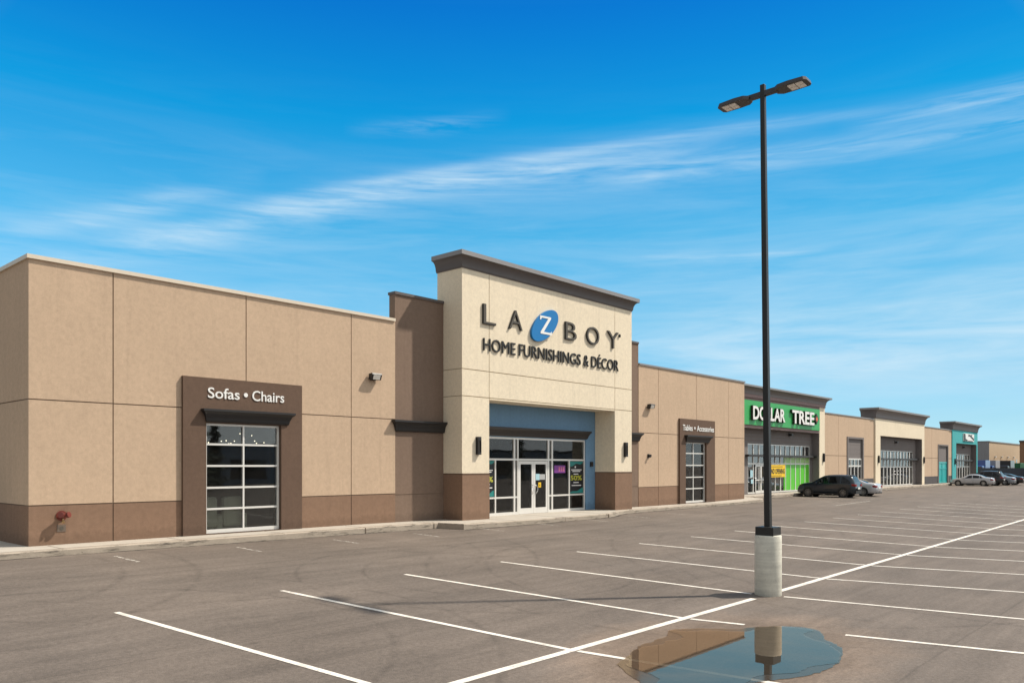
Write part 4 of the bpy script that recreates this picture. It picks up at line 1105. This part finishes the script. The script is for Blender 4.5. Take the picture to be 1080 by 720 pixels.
def make_car(label, kind, paint, loc, rz, scale=1.0, rim='rim', group='cars parked nose in to the shops', cat='car', plate=True, name='parked_car'):
    K = kind; L, W = K['L'], K['W']
    t = thing(name, label, cat, loc, rz, group); t.scale = (scale, scale, scale*(1.06 if kind is SUV else 1.0))
    def hw(u):
        k = 1.0
        if u < .08: k = .86+.14*math.sin(min(1, u/.08)*math.pi/2)
        if u > .88: k = .74+.26*math.cos((u-.88)/.12*math.pi/2)
        return W/2*k
    def sec(u):
        zt = interp(K['top'], u); h = hw(u); b = min(interp(K['belt'], u), zt-0.03)
        g = max(0, min(1, (zt-b)/.5)); rx = h*(.93-.22*g); bot = K['bot']+(0.10*max(0, (u-.9)/.1) if u > .9 else 0.08*max(0, (.08-u)/.08))
        bz = min(bot, zt-.3)
        return [(0, bz), (h*.86, bz), (h*.96, bz+.06), (h*.995, bz+.22), (h, .62*b+.06), (h*.985, b-.10), (h*.95, b), (rx+.02*g+(h*.95-rx)*.04, zt-.07*g-.012), (rx*.93, zt-.012), (rx*.55, zt+.018), (0, zt+.028)]
    us = sorted({*[a for a, _ in K['top']], .005, .045, .075, .15, .22, .25, .28, .38, .49, .57, .63, .69, .78, .86, .93, .975})
    bm = bmesh.new(); rings = []
    for u in us:
        y = -L/2+u*L; s = sec(u)
        pts = [(x, y, z) for x, z in s] + [(-x, y, z) for x, z in s[-2:0:-1]]
        rings.append([bm.verts.new(p) for p in pts])
    n = len(rings[0])
    for a, b in zip(rings, rings[1:]):
        for i in range(n): bm.faces.new((a[i], a[(i+1) % n], b[(i+1) % n], b[i]))
    bm.faces.new(rings[0]); bm.faces.new(rings[-1][::-1])
    bmesh.ops.recalc_face_normals(bm, faces=bm.faces)
    body = obj('body', bm, paint, t, local=True, smooth=True)
    def side_pt(u, v, off):
        s = sec(u); (x0, z0), (x1, z1) = s[6], s[7]
        return (x0+(x1-x0)*v+off, -L/2+u*L, z0+(z1-z0)*v)
    for sg in (1, -1):
        for a, b, tri in K['side']:
            bm = bmesh.new(); k = 5
            lo, hi = [], []
            for i in range(k+1):
                u = a+(b-a)*i/k
                v1 = .93 if not tri else .93*min(1, .35+.9*i/k)
                if a > .44 and u > b-.09: v1 = .93*max(.15, min(1, (b+.015-u)/.1))
                p, q = side_pt(u, .06, .008), side_pt(u, v1, .008)
                lo.append(bm.verts.new((sg*p[0], p[1], p[2]))); hi.append(bm.verts.new((sg*q[0], q[1], q[2])))
            for i in range(k): bm.faces.new((lo[i], lo[i+1], hi[i+1], hi[i]))
            bmesh.ops.solidify(bm, geom=bm.faces[:], thickness=0.004); bmesh.ops.recalc_face_normals(bm, faces=bm.faces)
            obj('side_window', bm, M['car_glass'], t, local=True)
    for nm, (a, b) in (('rear_window', K['rear']), ('windscreen', K['wind'])):
        bm = bmesh.new(); k = 6; rows = []
        for i in range(k+1):
            u = a+(b-a)*i/k; s = sec(u); rx = s[8][0]
            rows.append([bm.verts.new((rx*f, -L/2+u*L, s[8][1]+(.04*(1-f*f))+.006)) for f in (-.92, -.5, 0, .5, .92)])
        for p, q in zip(rows, rows[1:]):
            for i in range(4): bm.faces.new((p[i], p[i+1], q[i+1], q[i]))
        bmesh.ops.recalc_face_normals(bm, faces=bm.faces)
        if sum(f.normal.z for f in bm.faces) < 0: bmesh.ops.reverse_faces(bm, faces=bm.faces)
        obj(nm, bm, M['car_glass'], t, local=True, smooth=True)
    # sills, door seams, mirrors, lights
    bm = bmesh.new()
    for sg in (1, -1):
        x = W/2+.004
        for u in (.262, .448, .655):
            y = -L/2+u*L
            a, b = sorted((sg*(x-.012), sg*(x+.001)))
            box(bm, a, b, y-.006, y+.006, .34, .93)
        a, b = sorted((sg*(x-.06), sg*(x+.012))); box(bm, a, b, -L/2+.24*L, -L/2+.74*L, K['bot']-.02, K['bot']+.09)
    box(bm, -W/2*.80, W/2*.80, -L/2-.012, -L/2+.12, K['bot']+.02, K['bot']+(.26 if kind is SUV else .12))
    box(bm, -W/2*.62, W/2*.62, L/2-.10, L/2+.012, .32, .58)
    obj('trim', bm, M['trim'], t, local=True, bevel=.01)
    bm = bmesh.new()
    for sg in (1, -1):
        x = W/2
        for u in (.30, .485):
            a, b = sorted((sg*(x-.02), sg*(x+.022))); box(bm, a, b, -L/2+u*L-.09, -L/2+u*L+.07, .80, .83)
    obj('door_handles', bm, M['chrome'] if rim == 'rim' else paint, t, local=True)
    for sg in (1, -1):
        a, b = sorted((sg*(W/2-.06), sg*(W/2+.16))); bm = B(a, b, -L/2+.655*L-.07, -L/2+.655*L+.05, .98, 1.12); obj('wing_mirror', bm, paint, t, local=True, bevel=.03)
        zt = interp(K['top'], .02)
        a, b = sorted((sg*W/2*.52, sg*W/2*.90)); bm = B(a, b, -L/2-.012, -L/2+.13, zt-.28, zt-.11); 
        a, b = sorted((sg*W/2*.80, sg*W/2*.975)); box(bm, a, b, -L/2+.05, -L/2+.30, zt-.25, zt-.10); obj('tail_light', bm, M['tail'], t, local=True, bevel=.02)
        a, b = sorted((sg*W/2*.50, sg*W/2*.80)); bm = B(a, b, L/2-.25, L/2-.03, .66, .78); obj('headlight', bm, M['head'], t, local=True, bevel=.02)
    bm = B(-.26, .26, -L/2-.03, -L/2+.02, .62, .75); obj('number_plate', bm, M['white'], t, local=True)
    if kind is SUV:
        bm = bmesh.new(); box(bm, -W/2*.62, W/2*.62, -L/2+.10*L-.10, -L/2+.15*L, 1.60, 1.655); obj('spoiler', bm, paint, t, local=True, bevel=.02)
    r = K['r']
    for yc in K['wheels']:
        for sg in (1, -1):
            bm = bmesh.new()
            x0, x1 = W/2-.10, W/2+.006
            tube(bm, (sg*x0, yc, r+.02), (sg*x1, yc, r+.02), r+.065, n=28)
            obj('wheel_arch', bm, M['trim'], t, local=True)
    for yc in K['wheels']:
        for sg in (1, -1):
            bm = bmesh.new(); prof = [(W/2-.19, r*.7), (W/2-.19, r*.95), (W/2-.16, r), (W/2-.02, r), (W/2+.015, r*.94), (W/2+.02, r*.72), (W/2-.0, r*.68)]
            rr = []
            for x, rad in prof: rr.append([bm.verts.new((sg*x, yc+rad*math.cos(q), r+rad*math.sin(q))) for q in (2*math.pi*i/28 for i in range(28))])
            for a, b in zip(rr, rr[1:]):
                for i in range(28): bm.faces.new((a[i], a[(i+1) % 28], b[(i+1) % 28], b[i]))
            bmesh.ops.recalc_face_normals(bm, faces=bm.faces)
            wh = obj('wheel', bm, M['tyre'], t, local=True, smooth=True)
            bm = bmesh.new(); xo = sg*(W/2+.012); xi = sg*(W/2-.02)
            tube(bm, (sg*(W/2-.03), yc, r), (xo, yc, r), r*.17, n=14)
            for k in range(10):
                q = 2*math.pi*k/10; c, s = math.cos(q), math.sin(q); pw = .020
                pts = [(yc+c*r*.12-s*pw, r+s*r*.12+c*pw), (yc+c*r*.69-s*pw, r+s*r*.69+c*pw), (yc+c*r*.69+s*pw, r+s*r*.69-c*pw), (yc+c*r*.12+s*pw, r+s*r*.12-c*pw)]
                v0 = [bm.verts.new((xo, y, z)) for y, z in pts]; v1 = [bm.verts.new((xi, y, z)) for y, z in pts]
                bm.faces.new(v0); bm.faces.new(v1[::-1])
                for i in range(4): bm.faces.new((v0[i], v1[i], v1[(i+1) % 4], v0[(i+1) % 4]))
            ro = []
            for x, rad in ((xi, r*.64), (xo, r*.66), (xo, r*.71), (xi, r*.71)): ro.append([bm.verts.new((x, yc+rad*math.cos(q), r+rad*math.sin(q))) for q in (2*math.pi*i/28 for i in range(28))])
            for a, b in zip(ro, ro[1:]):
                for i in range(28): bm.faces.new((a[i], a[(i+1) % 28], b[(i+1) % 28], b[i]))
            bmesh.ops.recalc_face_normals(bm, faces=bm.faces)
            obj('rim', bm, M[rim], wh, local=True)
    return t
make_car('dark navy SUV parked nearest, in front of the green filmed glazing', SUV, M['p_navy'], (57.75, 21.3, gz(57.9, 21)), R(2), .89, rim='dark_rim')
make_car('silver sedan parked just beyond the navy SUV, mostly hidden by it', SEDAN, M['p_silver'], (61.6, 21.2, gz(62, 21)), R(1), .88)
make_car('silver sedan in full side view by the teal shop', SEDAN, M['p_silver'], (100.4, 21.2, 0.03), R(1), .87)
make_car('black SUV parked between two sedans by the far fence', SUV, M['p_black'], (104.0, 20.9, 0.03), 0, .92)
make_car('grey blue sedan parked right of the far black SUV', SEDAN, M['p_grey'], (107.3, 20.4, 0.03), 0, .88)
make_car('black sedan at the right end of the far row', SEDAN, M['p_black'], (110.6, 20.1, 0.03), 0, .88)

# ------------------------------------------------------------------ beyond the parade
t = thing('yard_fence', 'low slate grey solid fence behind the far parked cars', 'fence', (122, 15, 0))
bm = bmesh.new(); box(bm, 122, 122.06, 2, 26, 0.05, 1.95); obj('panel', bm, M['fence'], t)
for i in range(9):
    y = 2+3*i
    bm = bmesh.new(); box(bm, 121.9, 121.998, y-.06, y+.06, 0, 2.02); obj('post', bm, M['fence'], t)
def box_truck(x, y, paint, label, grp=None, boxm=None):
    t = thing('box_truck', label, 'truck', (x, y, 0), R(90), grp)
    def p(n, bm, m, bev=.03, par=None): return obj(n, bm, m, par or t, local=True, bevel=bev)
    p('cargo_box', B(-1.15, 1.15, -2.4, 1.0, .9, 3.15), boxm or paint); cab = B(-1.05, 1.05, 1.1, 2.7, .5, 2.3); p('cab', cab, paint, .15)
    p('windscreen', B(-.95, .95, 2.62, 2.72, 1.45, 2.1), M['car_glass']); p('side_window', B(-1.07, 1.07, 1.5, 2.3, 1.45, 2.05), M['car_glass'], .02)
    p('chassis', B(-.5, .5, -2.4, 2.6, .55, .88), M['trim'])
    for yc in (-1.5, 1.9):
        for s in (1, -1):
            bm = bmesh.new(); tube(bm, (s*.75, yc, .42), (s*1.05, yc, .42), .42, n=20); p('wheel', bm, M['tyre'])
box_truck(148, 30.3, M['p_blue'], 'blue box truck behind the slate fence, next to the teal shop', 'blue trucks behind the fence')
box_truck(154, 30.0, M['p_blue'], 'blue box truck behind the slate fence, right of its twin', 'blue trucks behind the fence', M['metal_side'])
box_truck(160, 28.9, M['p_black'], 'dark truck between the blue trucks and green container')
t = thing('shipping_container', 'dark green shipping container behind the slate fence', 'container', (170, 27, 0))
bm = bmesh.new(); box(bm, 166, 178, 27.5, 29.9, 0.15, 2.75); 
for i in range(30): box(bm, 166.1+.4*i, 166.3+.4*i, 27.46, 27.499, .3, 2.6)
obj('shell', bm, M['green_steel'], t)
for x in (166.02, 177.8):
    bm = bmesh.new(); box(bm, x-.1, x+.18, 27.44, 27.6, .1, 2.8); obj('corner_post', bm, M['green_steel'], t)
# warehouse
wz = 8.25
t = thing('warehouse', 'far tan warehouse with grey ribbed metal end wall', 'building', (245, 48, 0))
bm = bmesh.new(); box(bm, 229, 285, 44.6, 44.9, 0, wz); obj('wall', bm, M['far_tan'], t)
bm = bmesh.new(); box(bm, 228.8, 228.998, 44.6, 70, 0, wz)
for i in range(30): box(bm, 228.72, 228.799, 44.8+.8*i, 45.1+.8*i, 0, wz-.05)
obj('metal_wall', bm, M['metal_side'], t)
bm = bmesh.new(); box(bm, 229, 285, 44.91, 70, wz-.5, wz-.3); obj('roof', bm, M['roof'], t)
bm = bmesh.new(); box(bm, 228.7, 285, 44.45, 45.1, wz+.001, wz+.25); box(bm, 228.7, 229.2, 45.11, 70, wz+.001, wz+.25); obj('parapet_cap', bm, M['cornice_top'], t)
bm = bmesh.new(); box(bm, 263, 264.5, 44.55, 44.598, 1.5, 4.0); obj('window', bm, M['glass_bright'], t)
for i, (x, pos) in enumerate(((235, 'nearest the metal wall'), (243, 'second from the metal wall'), (251, 'third from the metal wall'), (259, 'farthest from the metal wall'))):
    q = thing('flood_lamp', 'small pale lamp on far tan warehouse, '+pos, 'wall lamp', (x, 44.6, 4.6), group='lamps on the far warehouse')
    bm = bmesh.new(); box(bm, x-.3, x+.3, 44.3, 44.59, 4.4, 4.8); obj('housing', bm, M['lens'], q)
    bm = bmesh.new(); box(bm, x-.2, x+.2, 44.2, 44.299, 4.3, 4.75); obj('lens', bm, M['white'], q)
t = thing('warehouse', 'brown and tan building cut off by the right edge', 'building', (225, 32, 0))
bm = bmesh.new(); box(bm, 219, 219.6, 28, 36.4, 0, 7.8); obj('end_wall', bm, M['far_brown'], t)
bm = bmesh.new(); box(bm, 219.6, 262, 28, 36.4, 0, 7.7); obj('wall', bm, M['far_tan'], t)
bm = bmesh.new(); box(bm, 218.8, 262.1, 27.8, 36.5, 7.801, 8.2); obj('parapet_cap', bm, M['cornice'], t)

# trees and a low building across the road: they show in the shop windows
def spruce(h, seed, label, loc, proto=None):
    rs = random.Random(seed)
    t = thing('spruce_tree', label, 'tree', loc, rs.uniform(0, 6), 'spruces mirrored in the shop glass')
    bm = bmesh.new(); tube(bm, (0, 0, 0), (0, 0, h*.97), .16, .02, 8); obj('trunk', bm, M['bark'], t, local=True)
    bm = bmesh.new()
    for k in range(1500):
        z = h*(.08+.9*rs.random()**1.25); rmax = (h-z)*.27*(.7+.3*math.sin(z*5)); a = rs.uniform(0, 6.283); r = rmax*math.sqrt(rs.uniform(.08, 1))
        c = Vector((r*math.cos(a), r*math.sin(a), z-.25*r)); s = rs.uniform(.18, .42)
        d = Vector((math.cos(a), math.sin(a), -.45)).normalized(); n = Vector((-math.sin(a), math.cos(a), rs.uniform(-.4, .4)))
        v = [bm.verts.new(c+d*s), bm.verts.new(c+n*s*.45), bm.verts.new(c-d*s*.7), bm.verts.new(c-n*s*.45)]
        bm.faces.new(v)
    obj('crown', bm, M['needles'], t, local=True)
for i, (h, x, y, lab) in enumerate(((11, 41.5, -38, 'tall dark spruce mirrored in left pane of the Sofas window'), (9, 47, -45, 'shorter spruce mirrored in the Sofas window middle'), (11, 92, -36, 'bushy spruce mirrored in glass above entrance doors'), (8, 99, -42, 'small spruce mirrored above entrance doors, right side'), (10, 128, -38, 'spruce mirrored in the narrow far display window'))):
    spruce(h, 20+i, lab, (x, y, -.5))
t = thing('roadside_building', 'long low grey building mirrored in the shop glass', 'building', (90, -70, -.5))
bm = bmesh.new(); box(bm, 20, 190, -80, -66, -.5, 5.2); obj('wall', bm, M['metal_side'], t)
bm = bmesh.new(); box(bm, 19.8, 190.2, -80.2, -65.8, 5.201, 5.6); obj('parapet_cap', bm, M['cornice'], t)
bm = bmesh.new()
for i in range(14): box(bm, 26+11.5*i, 32+11.5*i, -65.99, -65.9, .2, 3.2)
obj('window_bays', bm, M['car_glass'], t)

# ------------------------------------------------------------------ sun, sky, camera
az = Vector((0.842, -0.54)).normalized(); EL = R(50.5)
sv = Vector((az.x*math.cos(EL), az.y*math.cos(EL), math.sin(EL)))
ld = bpy.data.lights.new('sun', 'SUN'); ld.energy = 4.35; ld.angle = R(1.3); ld.color = (1.0, 0.91, 0.785)
lo = bpy.data.objects.new('sun', ld); C.objects.link(lo); lo.rotation_euler = (-sv).to_track_quat('-Z', 'Y').to_euler(); lo.location = (60, -40, 60)

w = bpy.data.worlds.new('World'); S.world = w; w.use_nodes = True
nt = w.node_tree; bg = nt.nodes['Background']
sky = nt.nodes.new('ShaderNodeTexSky'); sky.sky_type = 'NISHITA'; sky.sun_disc = False
sky.sun_elevation = EL; sky.sun_rotation = math.atan2(az.x, az.y); sky.air_density = 1.0; sky.dust_density = 0.6; sky.ozone_density = 2.5; sky.altitude = 200
tc = nt.nodes.new('ShaderNodeTexCoord'); sp = nt.nodes.new('ShaderNodeSeparateXYZ'); nt.links.new(tc.outputs['Generated'], sp.inputs[0])
dx, dy, dz = sp.outputs
el = node_math(nt, 'MULTIPLY', node_math(nt, 'ARCSINE', dz), 57.29578)
TH = math.atan(755/840)
fx, fy = math.cos(TH), math.sin(TH)
fw = node_math(nt, 'ADD', node_math(nt, 'MULTIPLY', dx, fx), node_math(nt, 'MULTIPLY', dy, fy))
rt = node_math(nt, 'SUBTRACT', node_math(nt, 'MULTIPLY', dx, fy), node_math(nt, 'MULTIPLY', dy, fx))
azm = node_math(nt, 'MULTIPLY', node_math(nt, 'ARCTAN2', rt, fw), 57.29578)
cb = nt.nodes.new('ShaderNodeCombineXYZ'); nt.links.new(azm, cb.inputs[0]); nt.links.new(el, cb.inputs[1])
grade = ramp(nt, node_math(nt, 'DIVIDE', el, 90.0, clamp=True), [(0.011, (0.75, 1.22, 1.75)), (0.033, (0.65, 1.04, 1.35)), (0.067, (0.68, 1.06, 1.20)), (0.111, (0.60, 1.16, 1.22)), (0.178, (0.34, 1.22, 1.32)), (0.256, (0.03, 1.08, 1.38)), (0.333, (0.02, 0.70, 1.34)), (0.5, (0.3, 0.8, 1.2)), (0.7, (0.7, 0.95, 1.1))])
skyc = mixc(nt, 1.0, sky.outputs[0], grade, 'MULTIPLY')
# the sky evens out towards the sun, and a thin pale veil is added behind and above the viewer as neutral fill light
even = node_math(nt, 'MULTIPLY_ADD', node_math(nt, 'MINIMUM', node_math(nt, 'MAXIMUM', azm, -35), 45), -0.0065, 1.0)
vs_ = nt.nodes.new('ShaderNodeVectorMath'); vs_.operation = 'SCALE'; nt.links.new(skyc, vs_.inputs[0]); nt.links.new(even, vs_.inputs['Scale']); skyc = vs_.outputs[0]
fill_veil = node_math(nt, 'MAXIMUM', node_math(nt, 'MULTIPLY_ADD', fw, -1.6, 1.22, clamp=True), node_math(nt, 'MULTIPLY_ADD', el, 1/28, -38/28, clamp=True))
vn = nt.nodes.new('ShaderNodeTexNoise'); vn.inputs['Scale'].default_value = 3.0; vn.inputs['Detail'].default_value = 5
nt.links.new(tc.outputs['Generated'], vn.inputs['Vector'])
fill_veil_col = ramp(nt, vn.outputs['Fac'], [(0.3, (5.3, 5.6, 5.7)), (0.7, (7.1, 7.2, 7.0))])
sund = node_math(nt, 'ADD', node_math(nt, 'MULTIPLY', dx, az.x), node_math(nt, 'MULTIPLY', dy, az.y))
vsc = nt.nodes.new('ShaderNodeVectorMath'); vsc.operation = 'SCALE'; nt.links.new(fill_veil_col, vsc.inputs[0]); nt.links.new(node_math(nt, 'MULTIPLY_ADD', sund, 0.52, 1.0), vsc.inputs['Scale'])
skyc = mixc(nt, node_math(nt, 'MULTIPLY', fill_veil, 0.92), skyc, vsc.outputs[0])
# cirrus
def streak(c0, c1, c2, width, a0, a1, soft, ang, sx, sy, seed, thr, gain, det=6):
    e0 = node_math(nt, 'ADD', node_math(nt, 'MULTIPLY_ADD', azm, c1, c0), node_math(nt, 'MULTIPLY', node_math(nt, 'MULTIPLY', azm, azm), c2))
    q = node_math(nt, 'DIVIDE', node_math(nt, 'SUBTRACT', el, e0), width)
    m = node_math(nt, 'EXPONENT', node_math(nt, 'MULTIPLY', node_math(nt, 'MULTIPLY', q, q), -1.0))
    l = node_math(nt, 'MULTIPLY', node_math(nt, 'SUBTRACT', azm, a0), 1/soft, clamp=True); r_ = node_math(nt, 'MULTIPLY', node_math(nt, 'SUBTRACT', a1, azm), 1/soft, clamp=True)
    m = node_math(nt, 'MULTIPLY', m, node_math(nt, 'MULTIPLY', l, r_))
    mp = nt.nodes.new('ShaderNodeMapping'); mp.inputs['Rotation'].default_value = (0, 0, R(-ang)); mp.inputs['Scale'].default_value = (sx, sy, 1); mp.inputs['Location'].default_value = (seed, seed*1.7, seed*.3)
    nt.links.new(cb.outputs[0], mp.inputs[0])
    n = nt.nodes.new('ShaderNodeTexNoise'); n.inputs['Scale'].default_value = 1.0; n.inputs['Detail'].default_value = det; n.inputs['Roughness'].default_value = .62; n.inputs['Distortion'].default_value = .5
    nt.links.new(mp.outputs[0], n.inputs['Vector'])
    return node_math(nt, 'MULTIPLY', m, node_math(nt, 'MULTIPLY', node_math(nt, 'SUBTRACT', n.outputs['Fac'], thr, clamp=True), gain))
parts = [streak(20.95, .13, -.0035, 0.33, -17, 27, 8, 7, .10, 2.2, 3.1, .20, 0.9, 9),
         streak(20.2, .13, -.0035, 0.80, -22, 12, 9, 8, .13, 1.5, 8.2, .34, 2.3, 9),
         streak(19.6, .13, -.0036, 1.6, -36, 22, 12, 9, .08, .9, 5.7, .38, 1.5, 8),
         streak(24.6, .33, 0, 0.75, -36, -17, 6, 18, .10, 1.3, 5.2, .33, 1.6, 8),
         streak(22.4, .33, 0, 0.9, -36, -10, 7, 18, .10, 1.0, 15.2, .38, 1.5, 8),
         streak(23.6, .11, 0, 0.5, -12, 0, 5, 8, .12, 1.4, 11.2, .40, 1.2, 8),
         streak(19.6, .035, -.0006, 0.75, 0, 45, 10, 5, .10, 1.3, 1.4, .36, 1.7, 8),
         streak(21.0, .02, 0, 0.6, 22, 45, 6, 5, .12, 1.6, 4.4, .36, 1.6, 8),
         streak(14.5, -.02, 0, 0.42, 6, 23, 6, 1, .14, 1.4, 9.4, .24, 1.3, 8),
         streak(6.4, .06, 0, 3.4, -8, 60, 22, 4, .08, .6, 2.7, .30, 2.2, 7),
         streak(14.0, .0, 0, 6.0, -60, 60, 22, 9, .05, .5, 7.7, .42, .9, 7),
         streak(8.0, .05, 0, 7.0, -180, 180, 1, 6, .05, .4, 12.7, .45, 1.3)]
cl = parts[0]
for p in parts[1:]: cl = node_math(nt, 'ADD', cl, p)
cl = node_math(nt, 'MINIMUM', node_math(nt, 'MULTIPLY', cl, 0.74), 0.66)
skyc = mixc(nt, cl, skyc, (5.6, 7.0, 7.9))
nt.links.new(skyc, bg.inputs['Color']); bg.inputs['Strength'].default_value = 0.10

cd = bpy.data.cameras.new('camera'); cam = bpy.data.objects.new('camera', cd); C.objects.link(cam)
cd.sensor_width = 36; cd.lens = 840/1080*36; cd.shift_y = (491-360)/1080; cd.clip_end = 3000; cd.clip_start = 0.1
cam.location = (0, 0, 2.25)
fwd = Vector((math.cos(TH), math.sin(TH), 0)); cam.rotation_euler = fwd.to_track_quat('-Z', 'Y').to_euler()
S.camera = cam
S.view_settings.view_transform = 'Standard'; S.view_settings.look = 'None'; S.view_settings.exposure = 0.3; S.view_settings.gamma = 1
S.render.engine = 'CYCLES'
S.cycles.max_bounces = 8; S.cycles.transparent_max_bounces = 12; S.cycles.caustics_reflective = False; S.cycles.caustics_refractive = False
S.cycles.use_denoising = True
